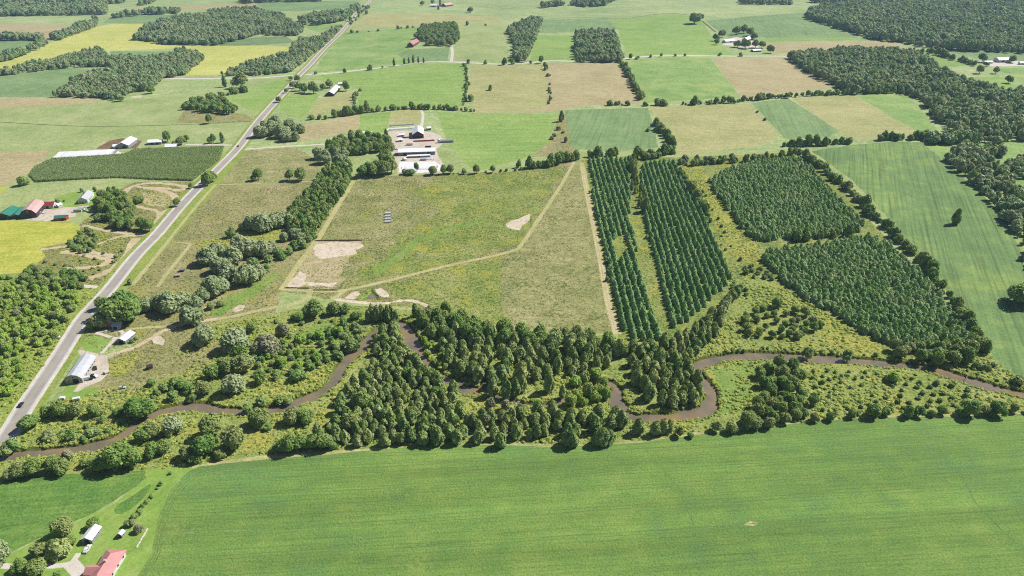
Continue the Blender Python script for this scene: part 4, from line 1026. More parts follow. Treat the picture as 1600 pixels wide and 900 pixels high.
row('bush', [(545, 52), (600, 48), (650, 43)], 16, 3, (7, 12), .8, 'bush on the far boundary above the patchy field', 'far boundary bushes', skip=.3)
row('bush', [(712, 40), (740, 40), (790, 40)], 34, 3, (7, 12), 1, 'small tree on the distant fence line', 'distant fence line trees', skip=.2)
row('hedge', [(490, 116), (550, 113), (600, 107)], 24, 3, (7, 11), 1, 'tree beside the side road junction', 'trees beside the side road', skip=.2)
single('poplar', [(616, 103, 5), (632, 100, 5, 1.8), (639, 99, 4), (646, 98, 5), (654, 98, 4), (662, 98, 4, 2)], 'small tree in the spaced row on the side road', 'spaced row on the side road')
row('bush', [(730, 99), (780, 101), (830, 99)], 20, 3, (7, 13), 1, 'roadside tree above the tan hay field', 'roadside trees above the hay field', skip=.2)
single('broad', [(845, 99, 9, 1.3), (985, 93, 6, 1.6), (1033, 89, 6), (997, 92, 5)], 'small tree on the gravel road verge', 'trees on the gravel verge')
row('bush', [(960, 96), (1040, 88), (1120, 88), (1200, 89)], 34, 3, (6, 12), .9, 'bush along the far gravel road', 'bushes along the far road', skip=.3)
single('poplar', [(877, 190, 10, 1.7)], 'dark lone tree at the edge of the vivid field', None)
single('bush', [(873, 203, 9), (866, 213, 8), (880, 208, 6), (862, 218, 8), (884, 222, 8, 1.3), (1183, 176, 5), (1195, 188, 6), (1013, 205, 8), (766, 141, 8, 1.2), (736, 158, 12, .9), (811, 262, 9, 1.6), (769, 264, 7)], 'scattered bush on the boundary of the middle fields', 'scattered boundary bushes')
single('broad', [(490, 146, 18, 1.1), (476, 145, 16), (468, 142, 14), (515, 137, 14), (541, 142, 12, 1.4), (505, 140, 10)], 'tree sheltering the white roofed barn', 'trees round the white roofed barn')
row('bush', [(562, 142), (556, 152), (551, 163)], 8, 1, (5, 8), .9, 'bush on the short fence by the bright field', 'bushes on the short fence', skip=.2)
single('broad', [(262, 222, 15, 1.25), (284, 226, 15, .9), (292, 221, 11, 1), (273, 228, 9), (328, 224, 9, 1.2), (334, 223, 10, 1.5)], 'tree beside the far farm driveway', 'trees beside the far driveway')
single('poplar', [(348, 223, 8, 2.1)], 'pointed tree standing by the far driveway', None)
single('broad', [(327, 193, 12, 1.3)], 'lone round tree in the rough pasture', None)
single('broad', [(378, 138, 27, .95)], 'big round tree left of the road junction', None)
single('poplar', [(352, 136, 9, 2)], 'slim tree left of the big round tree', None)
row('hedge', [(330, 152), (355, 149), (388, 143)], 8, 2, (9, 13), .8, 'tree in the short hedge left of the road', 'short hedge left of the road')
area('hedge', [(288, 172), (300, 160), (330, 156), (350, 160), (372, 175), (355, 180), (325, 176)], 10, (9, 14), (8, 12), 'dark tree in the rough pasture clump', 'rough pasture clump', skip=.15)
single('broad', [(237, 146, 14, .9), (226, 140, 9)], 'dark tree at the tip of the left wood', 'trees at the wood tip')
single('broad', [(735, 20, 11, .85), (660, 9, 9, .9), (676, 6, 7), (573, 23, 7, 1), (1085, 37, 22, .75), (1093, 32, 14, .8)], 'lone round tree in the far pasture', 'lone far pasture trees')
single('broad', [(1118, 64, 12), (1128, 58, 12), (1120, 70, 10), (1150, 54, 14), (1162, 52, 14), (1172, 56, 14), (1178, 62, 12), (1152, 74, 14, .8), (1165, 76, 16, .9), (1180, 75, 14), (1190, 75, 12), (1203, 83, 13, 1)], 'round tree sheltering the far right farm', 'trees round the far right farm')
single('broad', [(1534, 97, 14, 1), (1581, 98, 11, 1.1), (1540, 104, 10, .8), (1555, 115, 12), (1530, 115, 14), (1575, 130, 14, .9)], 'tree near the long white shed', 'trees near the long white shed')
row('hedge', [(1450, 80), (1490, 93), (1525, 103)], 10, 3, (10, 15), .9, 'tree in the hedge before the long white shed', 'hedge before the white shed')
area('broad', [(650, 60), (662, 44), (700, 40), (712, 42), (716, 66), (705, 73), (668, 72), (668, 62), (660, 66)], 12, (12, 17), (11, 15), 'tree in the grove beside the rose roofed barn', 'grove beside the rose barn')
row('hedge', [(545, 40), (560, 25), (575, 10)], 40, 4, (8, 12), 1, 'roadside tree on the far stretch of road', 'far roadside trees')
single('broad', [(465, 128, 12), (458, 138, 12), (448, 145, 8), (436, 160, 10), (455, 126, 8)], 'roadside tree near the gravel road junction', 'trees near the junction')

# plantation rows and blocks
def rows_block(kind, L0, L1, R0, R1, nrow, sp, wr, hr, label, group, holes=()):
    """rows that run from the line L0-R0 (back) to L1-R1 (front)"""
    l0, l1, r0, r1 = (np.array(gp(*p)) for p in (L0, L1, R0, R1))
    hp = [px(h) for h in holes]
    for k in range(nrow):
        t = k / (nrow - 1)
        a, b = l0 + (r0 - l0) * t, l1 + (r1 - l1) * t
        L = np.hypot(*(b - a))
        for i in range(int(L / sp)):
            p = a + (b - a) * (i * sp / L) + RNG.normal(0, .28, 2)
            if RNG.uniform() < .03: continue
            if any(in_poly(h, p[:1], p[1:])[0] for h in hp): continue
            put(kind, p[0], p[1], RNG.uniform(*wr), RNG.uniform(*hr), label, group)

def rows_in(kind, pts, ang, gap, sp, wr, hr, label, group, jit=.5, miss=.05):
    P = px(pts); A_ = np.array(P); c = A_.mean(0)
    d = np.array([math.cos(ang), math.sin(ang)]); n_ = np.array([-d[1], d[0]])
    R_ = np.max(np.hypot(*(A_ - c).T))
    for q in np.arange(-R_, R_, gap):
        s = np.arange(-R_, R_, sp)
        pp = c + n_ * q + d * s[:, None] + RNG.normal(0, jit, (len(s), 2))
        ins = in_poly(P, pp[:, 0], pp[:, 1])
        for p in pp[ins]:
            if RNG.uniform() < miss: continue
            put(kind, p[0], p[1], RNG.uniform(*wr), RNG.uniform(*hr), label, group)

def gang(p, q):
    a, b = gp(*p), gp(*q)
    return math.atan2(b[1] - a[1], b[0] - a[0])

rows_in('spruce', [(917, 250), (984, 248), (984, 300), (984, 338), (992, 380), (1006, 440), (1034, 524), (1030, 534), (986, 534), (972, 512), (960, 465), (948, 400), (934, 345)], gang((962, 530 - 60), (930, 330)), 5.2, 2.9, (3.6, 5.4), (3.6, 5.8),
        'blue green spruce at the near end of the narrow row block', 'spruces of the narrow block')
bx = TREES['spruce']
hole = px([(960, 372), (974, 366), (976, 398), (968, 408), (962, 395)])
TREES['spruce'] = [t for t in bx if not in_poly(hole, np.array([t['x']]), np.array([t['y']]))[0]]
rows_in('spruce', [(1000, 262), (1012, 254), (1056, 254), (1080, 295), (1110, 355), (1143, 432), (1130, 450), (1100, 480), (1070, 505), (1045, 515), (1032, 450), (1020, 410), (1010, 372), (1008, 335), (1003, 295)], gang((1100, 450), (1045, 300)), 5.2, 2.9, (3.6, 5.5), (3.6, 6.0),
        'blue green spruce at the near end of the wide row block', 'spruces of the wide block')
rows_in('pine', [(1108, 285), (1132, 268), (1180, 255), (1240, 248), (1262, 262), (1300, 302), (1350, 352), (1343, 362), (1300, 368), (1240, 374), (1192, 378), (1165, 366), (1140, 332), (1117, 302)], gang((1300, 330), (1180, 270)), 4.6, 4.2, (4.8, 7.2), (4.4, 7.0),
        'pine of the upper dense plantation block', 'pines of the upper block', jit=.8, miss=.06)
rows_in('pine', [(1190, 396), (1240, 391), (1350, 372), (1375, 376), (1400, 394), (1440, 434), (1475, 474), (1510, 524), (1524, 546), (1480, 550), (1400, 542), (1360, 530), (1320, 502), (1270, 477), (1225, 447), (1195, 416)], gang((1460, 500), (1330, 390)), 4.6, 4.2, (4.8, 7.2), (4.4, 7.0),
        'pine at the near edge of the lower dense block', 'pines of the lower block', jit=.8, miss=.06)

# far woods, each one mass
WOODS = [
    ('dense dark wood left of the long road, far away', [(210, 63), (232, 40), (285, 27), (400, 14), (440, 27), (476, 47), (470, 56), (400, 56), (340, 71), (262, 70)], 10, 1),
    ('wood with a conifer slope behind the left pasture', [(85, 152), (125, 124), (175, 112), (170, 95), (212, 95), (255, 91), (290, 78), (320, 93), (290, 118), (255, 123), (232, 143), (200, 148), (187, 160), (150, 153)], 8.5, 1),
    ('narrow wood above the green field at the left edge', [(-40, 122), (12, 115), (75, 100), (120, 86), (160, 78), (175, 104), (110, 106), (15, 118)], 9, 1),
    ('strip of trees between two far fields at the left', [(-40, 100), (40, 84), (68, 65), (76, 70), (20, 94), (-40, 104)], 10, 1),
    ('strip of trees above the yellow field', [(82, 61), (130, 41), (152, 30), (152, 42), (95, 64)], 11, 1),
    ('low trees beside the tan corner field', [(-40, 58), (72, 58), (70, 64), (-40, 64)], 11, .8),
    ('dark far wood at the top left corner', [(-60, 12), (167, 12), (165, 23), (80, 25), (-60, 27)], 13, 1),
    ('far wood beyond the top left fields', [(-60, 0), (120, -3), (200, 4), (150, 9), (-60, 10)], 14, 1),
    ('thin belt of trees in the far left fields', [(175, 27), (240, 20), (285, 17), (282, 21), (215, 25), (178, 29)], 13, .9),
    ('small far trees above the blue green field', [(215, 9), (235, 0), (245, 1), (225, 10)], 13, .9),
    ('wood lining the left side of the long road', [(345, 119), (400, 97), (452, 86), (466, 63), (500, 62), (522, 47), (538, 38), (505, 74), (456, 113), (400, 119)], 9, .9),
    ('belt of dark trees beside the distant road', [(465, 34), (490, 24), (545, 20), (560, 12), (562, 16), (540, 32), (500, 40), (468, 38)], 12, .9),
    ('row of far trees along the very top', [(375, 2), (500, -2), (502, 3), (376, 6)], 16, .9),
    ('distant wood at the top beside the bright hill', [(892, 8), (905, 2), (968, 0), (945, 9), (915, 12)], 13, 1),
    ('small distant copse left of the top wood', [(846, 10), (880, 6), (882, 9), (848, 13)], 13, 1),
    ('square wood above the tan hay field', [(899, 56), (958, 52), (970, 85), (970, 98), (900, 98)], 9.5, 1.15),
    ('narrow standing wood left of the square wood', [(792, 48), (830, 30), (846, 34), (836, 64), (822, 98), (806, 98), (800, 66)], 9.5, 1.1),
    ('great forest filling the upper right corner', [(1258, 26), (1280, 12), (1400, 8), (1600, 4), (1760, 4), (1760, 100), (1600, 84), (1480, 79), (1440, 74), (1400, 67), (1355, 60), (1300, 42), (1265, 32)], 11, 1.15),
    ('far tree line above the great forest', [(1262, 3), (1380, 2), (1380, 8), (1290, 8)], 14, 1),
    ('distant tree line on the top edge at the right', [(1155, 2), (1236, 4), (1236, 8), (1160, 7)], 14, 1),
    ('broad wood bordering the pale right fields', [(1232, 92), (1262, 84), (1340, 78), (1400, 83), (1440, 84), (1452, 104), (1480, 122), (1500, 128), (1512, 138), (1560, 148), (1600, 151), (1760, 165), (1760, 232), (1600, 220), (1560, 226), (1510, 226), (1450, 226), (1448, 220), (1500, 212), (1480, 204), (1456, 180), (1440, 158), (1410, 148), (1380, 146), (1330, 148), (1300, 133), (1260, 115)], 9.2, 1.15),
    ('wood along the right side of the slanting crop', [(1472, 246), (1500, 236), (1532, 244), (1572, 274), (1600, 302), (1660, 345), (1720, 440), (1608, 420), (1596, 380), (1572, 348), (1542, 310), (1510, 280)], 8.2, 1.05),
    ('wood at the right edge above the slanting crop', [(1566, 262), (1600, 248), (1680, 280), (1680, 310), (1610, 292)], 8.5, 1),
    ('clump of trees between pale fields at the right', [(1520, 242), (1565, 236), (1570, 244), (1530, 250)], 8.5, 1),
]

# ------------------------------------------------------------------ planting
PROTO = bpy.data.collections.new('prototypes')      # sources of the scattered masses, never linked to the scene

def gn_tree(name, coll):
    g = bpy.data.node_groups.new(name, 'GeometryNodeTree')
    g.interface.new_socket('Geometry', in_out='INPUT', socket_type='NodeSocketGeometry')
    g.interface.new_socket('Geometry', in_out='OUTPUT', socket_type='NodeSocketGeometry')
    a, z = g.nodes.new('NodeGroupInput'), g.nodes.new('NodeGroupOutput')
    ci = g.nodes.new('GeometryNodeCollectionInfo')
    ci.inputs[0].default_value = coll
    ci.inputs[1].default_value = True
    ci.inputs[2].default_value = True
    ip = g.nodes.new('GeometryNodeInstanceOnPoints')
    ip.inputs['Pick Instance'].default_value = True
    def attr(nm, ty):
        n_ = g.nodes.new('GeometryNodeInputNamedAttribute')
        n_.data_type = ty
        n_.inputs[0].default_value = nm
        return n_.outputs[0]
    L = g.links.new
    L(a.outputs[0], ip.inputs['Points'])
    L(ci.outputs[0], ip.inputs['Instance'])
    L(attr('idx', 'INT'), ip.inputs['Instance Index'])
    L(attr('rot', 'FLOAT_VECTOR'), ip.inputs['Rotation'])
    L(attr('scl', 'FLOAT_VECTOR'), ip.inputs['Scale'])
    L(ip.outputs[0], z.inputs[0])
    return g

GN = {}
def scatter(name, key, metas, P, S, label, lean=.0):
    """one object that carries a mass of things too many to count"""
    if key not in GN:
        c = bpy.data.collections.new(key + '_sources')
        for i, me in enumerate(metas):
            o = bpy.data.objects.new('%s_source_%02d' % (key, i), me)
            c.objects.link(o)
        GN[key] = (gn_tree(key + '_scatter', c), len(metas))
    g, nv = GN[key]
    n_ = len(P)
    me = bpy.data.meshes.new(name)
    me.from_pydata(P, [], [])
    me.attributes.new('idx', 'INT', 'POINT').data.foreach_set('value', RNG.integers(0, nv, n_).astype(np.int32))
    rot = np.column_stack([RNG.normal(0, lean, n_), RNG.normal(0, lean, n_), RNG.uniform(0, 6.283, n_)]).astype(np.float32)
    me.attributes.new('rot', 'FLOAT_VECTOR', 'POINT').data.foreach_set('vector', rot.ravel())
    me.attributes.new('scl', 'FLOAT_VECTOR', 'POINT').data.foreach_set('vector', np.asarray(S, np.float32).ravel())
    o = link(name, me)
    md = o.modifiers.new('scatter', 'NODES')
    md.node_group = g
    return tag(o, label, kind='stuff')

def split_labels(lst):
    by = {}
    for t in lst: by.setdefault(t['label'], []).append(t)
    for lb, g in by.items():
        if len(g) < 14 or len(lb.split()) > 12: continue
        xs = np.array([t['x'] / t['y'] for t in g]); ys = np.array([t['y'] for t in g])
        a, b = np.quantile(xs, [.34, .67]); c = np.median(ys)
        for t, x, y in zip(g, xs, ys):
            t['label'] = lb + (', front ' if y < c else ', back ') + ('left' if x < a else 'right' if x > b else 'middle') + ' part'
            t['group'] = (t['group'] or lb)

LIMIT = 290
REST = {'cedar': ('cedar_stand', 'remaining cedars massed along the river and field edges'),
        'broad': ('broadleaf_mass', 'smaller broadleaf trees massed in groves and hedges'),
        'bright': ('shrub_tree_mass', 'smaller bright shrub trees massed on the slope'),
        'bush': ('shrubbery', 'many small shrubs over the weedy flat and field edges'),
        'hedge': ('hedgerow_mass', 'many small far hedgerow trees between the fields'),
        'spruce': ('spruce_plantation', 'close rows of young blue green spruces'),
        'pine': ('pine_plantation', 'dense blocks of young pines right of the spruces'),
        'willow': ('willow_mass', 'more willows'), 'greytree': ('greyish_tree_mass', 'more greyish trees'), 'poplar': ('columnar_tree_mass', 'more slim trees')}

for key, lst in TREES.items():
    K = KINDS[key]
    nv = len(K['v'])
    def size(t):
        return t['h'] * math.sqrt(t['w'] * t['h']) / (t['y'] ** 2 + CAM_H ** 2)
    lst.sort(key=lambda t: (-t['prio'], -size(t)))
    def seen(t):
        y = t['y'] * CP + CAM_H * SP
        return abs(t['x'] / y) < .77 and (CAM_H * CP - t['y'] * SP) / y < .44 if y > 0 else False
    first = [t for t in lst if seen(t)][:LIMIT]
    ids = set(map(id, first))
    rest = [t for t in lst if id(t) not in ids]
    split_labels(first)
    for i, t in enumerate(first):
        cme, tme, whole = K['v'][int(RNG.integers(0, nv))]
        loc = (t['x'], t['y'], zat(t['x'], t['y']) - .05)
        rz = RNG.uniform(0, 6.283)
        w2 = t['w'] * RNG.uniform(.94, 1.06)
        depth = t['y'] * CP + CAM_H * SP
        sc = (t['w'], w2, t['h'])
        if t['h'] * FPX / depth > 15:
            r = bpy.data.objects.new(K['name'], None)
            r.empty_display_size = .5
            COL.objects.link(r)
            r.location = loc; r.rotation_euler = (0, 0, rz); r.scale = sc
            link('crown', cme, r); link('trunk', tme, r)
        else:
            r = link(K['name'], whole, None, loc, rz, sc)
        tag(r, t['label'], K['cat'], t['group'])
    if rest:
        nm, lb = REST[key]
        scatter(nm, key, [v[2] for v in K['v']], [(t['x'], t['y'], zat(t['x'], t['y']) - .05) for t in rest],
                [(t['w'], t['w'], t['h']) for t in rest], lb)

add_kind('wood', 'leaf_wood', lambda s: crown_lobes(s, 12, 420, .066, low=.12), 7, .5, 3, 'woodland_tree', 'tree')
WK = [v[2] for v in KINDS['wood']['v']]
for lb, pts_, sp, k in WOODS:
    P = px(pts_); A_ = np.array(P)
    x0, y0 = A_.min(0); x1, y1 = A_.max(0)
    n_ = int((x1 - x0) * (y1 - y0) / (sp * sp * .62))
    X = RNG.uniform(x0, x1, n_); Y = RNG.uniform(y0, y1, n_)
    ins = in_poly(P, X, Y)
    X, Y = X[ins], Y[ins]
    lo = .5 + .5 * np.sin(X / 31 + 1.7 * np.sin(Y / 43)) * np.cos(Y / 37 + np.sin(X / 57))
    W_ = (.75 + .5 * lo) * RNG.uniform(.6, 1.5, len(X)) * sp
    H_ = (.7 + .55 * lo) * RNG.uniform(.8, 1.45, len(X)) * sp * 1.15 * k
    Z = hgt(X, Y) - .05
    scatter('woods', 'wood', WK, np.column_stack([X, Y, Z]).tolist(), np.column_stack([W_, W_, H_]), lb)

# weeds, tussocks and corn
def tuft(seed, n_, leaf, flat=.5):
    rng = np.random.default_rng(seed)
    V, F = [], []
    b = ICO1[0] * np.array([.34, .34, .3]) * rng.uniform(.8, 1.15, (len(ICO1[0]), 1)) + np.array([0, 0, .22])
    V.extend(map(tuple, b)); F.extend(ICO1[1])
    d = rng.normal(0, 1, (n_, 3)); d[:, 2] = abs(d[:, 2]); d /= np.linalg.norm(d, axis=1)[:, None]
    quads(d * np.array([.42, .42, .62]) + np.array([0, 0, .12]), d, leaf, rng, V, F)
    return V, F
WEED = [mesh('weed_clump', *tuft(900 + i, 34, .11), 'leaf_weed') for i in range(5)]
TUFT = [mesh('grass_tuft', *tuft(950 + i, 26, .12), 'leaf_tuft') for i in range(4)]

def strew(name, key, metas, pts_, n_, wr, asp, label, clump=14.0, thr=.0, avoid=True):
    P = px(pts_); A_ = np.array(P)
    x0, y0 = A_.min(0); x1, y1 = A_.max(0)
    X, Y = [], []
    ph = RNG.uniform(0, 6.28, 6)
    while len(X) < n_:
        x = RNG.uniform(x0, x1, 4000); y = RNG.uniform(y0, y1, 4000)
        m = in_poly(P, x, y)
        f = np.sin(x / clump + ph[0]) * np.cos(y / clump * 1.2 + ph[1]) + np.sin((x + y) / clump / 2.1 + ph[2]) * .8 + np.cos((x - y * .7) / clump / .55 + ph[3]) * .5
        m &= (f + RNG.normal(0, .5, 4000)) > thr
        if avoid:
            for (nm, mt, Q, lb) in POLYS:
                if mt in ('dirt', 'sand', 'gravel', 'yard', 'mown_path', 'asphalt', 'water', 'bank'):
                    m[np.nonzero(m)[0]] &= ~in_poly(Q, x[m], y[m])
        X += x[m].tolist(); Y += y[m].tolist()
    X, Y = np.array(X[:n_]), np.array(Y[:n_])
    W_ = wr[0] * .7 + (wr[1] * 1.1 - wr[0] * .7) * RNG.beta(1.1, 2.2, n_)
    S = np.column_stack([W_, W_ * RNG.uniform(.8, 1.2, n_), W_ * asp * RNG.uniform(.7, 1.3, n_)])
    return scatter(name, key, metas, np.column_stack([X, Y, hgt(X, Y) - .03]).tolist(), S, label)

VALLEY = [(-20, 735), (20, 690), (80, 630), (230, 592), (330, 508), (470, 486), (640, 488), (820, 526), (964, 528), (1060, 535), (1160, 440), (1225, 450), (1385, 548), (1540, 552), (1620, 610), (1620, 642), (1400, 646), (1100, 674), (900, 692), (650, 692), (400, 712), (230, 735)]
strew('weeds', 'weed', WEED, VALLEY, 9000, (1.2, 3.2), .55, 'tall weeds and goldenrod clumps over the river flat', 11, -.2)
strew('grass_tufts', 'tuft', TUFT, [(553, 284), (700, 273), (850, 265), (892, 258), (812, 386), (790, 400), (785, 510), (690, 484), (560, 470), (445, 452)], 5200, (.5, 1.4), .45, 'dark tussocks scattered over the rough meadow', 17, .1)
strew('grass_tufts', 'tuft', TUFT, [(895, 262), (910, 285), (962, 518), (785, 510), (785, 405), (815, 385)], 900, (.6, 1.4), .4, 'sparse tussocks on the mown strip', 14, .3)
strew('grass_tufts', 'tuft', TUFT, [(262, 382), (300, 378), (470, 312), (490, 285), (334, 290), (207, 446), (120, 530), (250, 590), (330, 508), (440, 455)], 2600, (.5, 1.4), .45, 'tussocks on the dry fields beside the road', 14, .1)
strew('weeds', 'weed', WEED, [(-60, 455), (20, 436), (130, 450), (165, 452), (105, 528), (10, 672), (-60, 720)], 2600, (1.0, 2.8), .6, 'green undergrowth on the slope beside the road', 9, -.6)
strew('weeds', 'weed', WEED, [(125, 352), (180, 302), (300, 288), (300, 300), (245, 362), (172, 446), (100, 448), (45, 428), (70, 398), (108, 378)], 1500, (.8, 2.4), .5, 'weeds over the riding ground', 9, 0)
strew('weeds', 'weed', WEED, [(1060, 260), (1105, 265), (1190, 385), (1200, 425), (1140, 440), (1110, 350)], 900, (.9, 2.2), .55, 'weeds in the gap between plantations', 9, -.3)
strew('weeds', 'weed', WEED, [(918, 252), (1058, 252), (1143, 432), (1045, 520), (985, 535), (955, 448)], 2200, (.7, 1.8), .5, 'weeds growing between the spruce rows', 12, -.3)
# river banks
bp_, bs_ = [], []
for i in range(2400):
    j = RNG.integers(1, len(RIV) - 1)
    d = RIVA[j + 1] - RIVA[j - 1]; d = d / np.hypot(*d); nn = np.array([-d[1], d[0]]) * RNG.choice([-1, 1])
    p = RIVA[j] + d * RNG.uniform(-4, 4) + nn * (RW[j] / 2 + RNG.uniform(.9, 3.2))
    w_ = RNG.uniform(.9, 2.2)
    bp_.append((p[0], p[1], -.4)); bs_.append((w_, w_, w_ * .8))
scatter('weeds', 'weed', WEED, bp_, bs_, 'rank weeds hanging over the river banks')

# standing corn: a mass of stalks with a clear edge
def stalk(seed):
    rng = np.random.default_rng(seed)
    V, F = [], []
    for k in range(3):
        x, y = rng.uniform(-.4, .4, 2)
        b = len(V); V += [(x - .04, y, 0), (x + .04, y, 0), (x, y, 1)]; F.append((b, b + 1, b + 2))
        d = rng.normal(0, 1, (7, 3)); d[:, 2] = .5; d /= np.linalg.norm(d, axis=1)[:, None]
        c = np.column_stack([np.full(7, x), np.full(7, y), rng.uniform(.3, .95, 7)]) + d * .14
        quads(c, d, .2, rng, V, F)
    return V, F
STALK = [mesh('corn_stalk', *stalk(i), 'leaf_corn') for i in range(4)]
CORN = [(82, 250), (195, 242), (213, 235), (350, 230), (344, 250), (301, 283), (240, 281), (185, 278), (120, 281), (57, 285), (46, 275), (55, 262)]
Pc = px(CORN); Ac = np.array(Pc)
cxs = []
yy = Ac[:, 1].min()
while yy < Ac[:, 1].max():
    xs = np.arange(Ac[:, 0].min(), Ac[:, 0].max(), .95) + RNG.uniform(-.25, .25)
    cxs.append(np.column_stack([xs + RNG.normal(0, .12, len(xs)), np.full(len(xs), yy) + RNG.normal(0, .1, len(xs))]))
    yy += 1.1
cc = np.concatenate(cxs)
cc = cc[in_poly(Pc, cc[:, 0], cc[:, 1])]
hh = 2.3 * (1 + .12 * np.sin(cc[:, 1] / 6.0) + RNG.normal(0, .08, len(cc)))
scatter('corn_crop', 'corn', STALK, np.column_stack([cc, hgt(cc[:, 0], cc[:, 1])]).tolist(), np.column_stack([np.full(len(cc), 1.15), np.full(len(cc), 1.15), hh]), 'standing corn with a dark near edge beside the white sheet')

# ------------------------------------------------------------------ buildings
def empty(name, x, y, rz=0.0):
    o = bpy.data.objects.new(name, None)
    o.empty_display_size = 1
    COL.objects.link(o)
    o.location = (x, y, zat(x, y))
    o.rotation_euler = (0, 0, rz)
    return o

def roof_shell(prof, L, ov, th):
    """a bent roof sheet: profile (y, z) from eave to eave, thickened"""
    m = MB()
    low = [(y, z + .02) for y, z in prof]
    up = [(y, z + th) for y, z in prof]
    n_ = len(prof)
    x0, x1 = -L / 2 - ov, L / 2 + ov
    b = len(m.V)
    for x in (x0, x1):
        m.V += [(x, y, z) for y, z in low] + [(x, y, z) for y, z in up]
    S = 2 * n_
    for i in range(n_ - 1):
        m.F.append((b + i, b + i + 1, b + S + i + 1, b + S + i))
        m.F.append((b + n_ + i, b + S + n_ + i, b + S + n_ + i + 1, b + n_ + i + 1))
        m.F.append((b + i, b + n_ + i, b + n_ + i + 1, b + i + 1))
        m.F.append((b + S + i, b + S + i + 1, b + S + n_ + i + 1, b + S + n_ + i))
    for i in (0, n_ - 1):
        m.F.append((b + i, b + S + i, b + S + n_ + i, b + n_ + i))
    return m

def building(name, label, cat, p0, p1, W, H, rise, wall, roof, kind='gable', ov=.5, doors=(), windows=(), chimney=None, dcol='black', lean=None, group=None):
    """p0, p1: photo points of the middles of the two end walls at the ground; local x runs from p0 to p1"""
    a, b = np.array(gp(*p0)), np.array(gp(*p1))
    L = float(np.hypot(*(b - a)))
    c = (a + b) / 2
    r = tag(empty(name, c[0], c[1], math.atan2(b[1] - a[1], b[0] - a[0])), label, cat, group)
    h = W / 2
    if kind == 'gambrel':
        body = [(-h, 0), (h, 0), (h, H), (h * .62, H + rise * .68), (0, H + rise), (-h * .62, H + rise * .68), (-h, H)]
        rp = [(-h - ov * .5, H - .25)] + [(-h, H), (-h * .62, H + rise * .68), (0, H + rise), (h * .62, H + rise * .68), (h, H)] + [(h + ov * .5, H - .25)]
    elif kind == 'arch':
        arc = [(h * math.cos(t), H + rise * math.sin(t)) for t in np.linspace(0, math.pi, 9)]
        body = [(-h, 0), (h, 0)] + arc
        rp = list(reversed(arc))
    else:
        body = [(-h, 0), (h, 0), (h, H), (0, H + rise), (-h, H)]
        k = rise / h
        rp = [(-h - ov, H - ov * k), (0, H + rise), (h + ov, H - ov * k)]
    body = [(y, z if z > 0 else -.3) for y, z in body]
    MB().prism(body, -L / 2, L / 2).build('wall', wall, r)
    rf = roof_shell(rp, L, ov, .16).build('roof', roof, r)
    for d in doors:      # (end 0/1 or side 'l'/'r', offset, width, height)
        s, o_, dw, dh = d
        m = MB()
        if s == 0: m.box(-L / 2 - .06, -L / 2 + .02, o_ - dw / 2, o_ + dw / 2, 0, dh)
        elif s == 1: m.box(L / 2 - .02, L / 2 + .06, o_ - dw / 2, o_ + dw / 2, 0, dh)
        elif s == 'l': m.box(o_ - dw / 2, o_ + dw / 2, -h - .06, -h + .02, 0, dh)
        else: m.box(o_ - dw / 2, o_ + dw / 2, h - .02, h + .06, 0, dh)
        m.build('door', dcol, r)
    for s, o_, z0, ww, wh in windows:
        m, g = MB(), MB()
        for q, e, tg in ((.08, .12, m), (.11, 0, g)):
            if s == 0: tg.box(-L / 2 - q, -L / 2 + .02, o_ - ww / 2 - e, o_ + ww / 2 + e, z0 - e, z0 + wh + e)
            elif s == 1: tg.box(L / 2 - .02, L / 2 + q, o_ - ww / 2 - e, o_ + ww / 2 + e, z0 - e, z0 + wh + e)
            elif s == 'l': tg.box(o_ - ww / 2 - e, o_ + ww / 2 + e, -h - q, -h + .02, z0 - e, z0 + wh + e)
            else: tg.box(o_ - ww / 2 - e, o_ + ww / 2 + e, h - .02, h + q, z0 - e, z0 + wh + e)
        f = m.build('window', 'white_paint', r)
        g.build('pane', 'glass', f)
    if chimney is not None:
        x, y = chimney
        MB().box(x - .45, x + .45, y - .45, y + .45, H, H + rise + 1.2).build('chimney', 'brick_wall', rf)
    return r, L

def side_windows(L, n_, z=1.0, w_=1.1, h_=1.2, s='l'):
    return [(s, -L / 2 + L * (i + .5) / n_, z, w_, h_) for i in range(n_)]

# grey barn by the road
building('barn', 'long grey metal barn with dark doorway beside the road', 'barn', (116.8, 599), (139, 566), 9.4, 3.4, 2.8, 'beige_wall', 'grey_roof', 'gambrel',
         doors=[(0, -1.0, 3.2, 3.0)], windows=[(0, 2.8, 1.3, .9, .9), (0, -3.6, 1.3, .8, .9), (0, 0, 4.0, .9, .8)] + side_windows(20, 6, 1.6, 1, .9))
# brick house, its garage, its shed
building('brick_house', 'small red brick house with pale roof under huge trees', 'house', (170.5, 513), (173, 506), 4.4, 4.6, 1.9, 'brick_wall', 'white_roof', doors=[(0, .9, 1.0, 2.1)],
         windows=[(0, -.9, 1.0, .9, 1.3), (0, -.9, 3.2, .9, 1.1), (0, .9, 3.2, .9, 1.1)] + side_windows(4, 2, 1.1, .9, 1.2, 'l'), chimney=(1.0, 1.0))
building('garage', 'pale roofed garage joined beside the brick house', 'garage', (178.5, 512), (190, 511), 5.0, 2.6, 1.6, 'white_wall', 'grey_roof', doors=[('l', -.8, 2.4, 2.1)], windows=[('l', 1.6, 1.0, .9, .9)])
building('shed', 'white roofed shed with dark front beside the oval lawn', 'shed', (190, 537), (205, 525), 6.2, 2.7, 1.5, 'grey_wall', 'white_roof', doors=[(0, 0, 3.0, 2.3)], windows=side_windows(8, 2, 1.1, .8, .8))
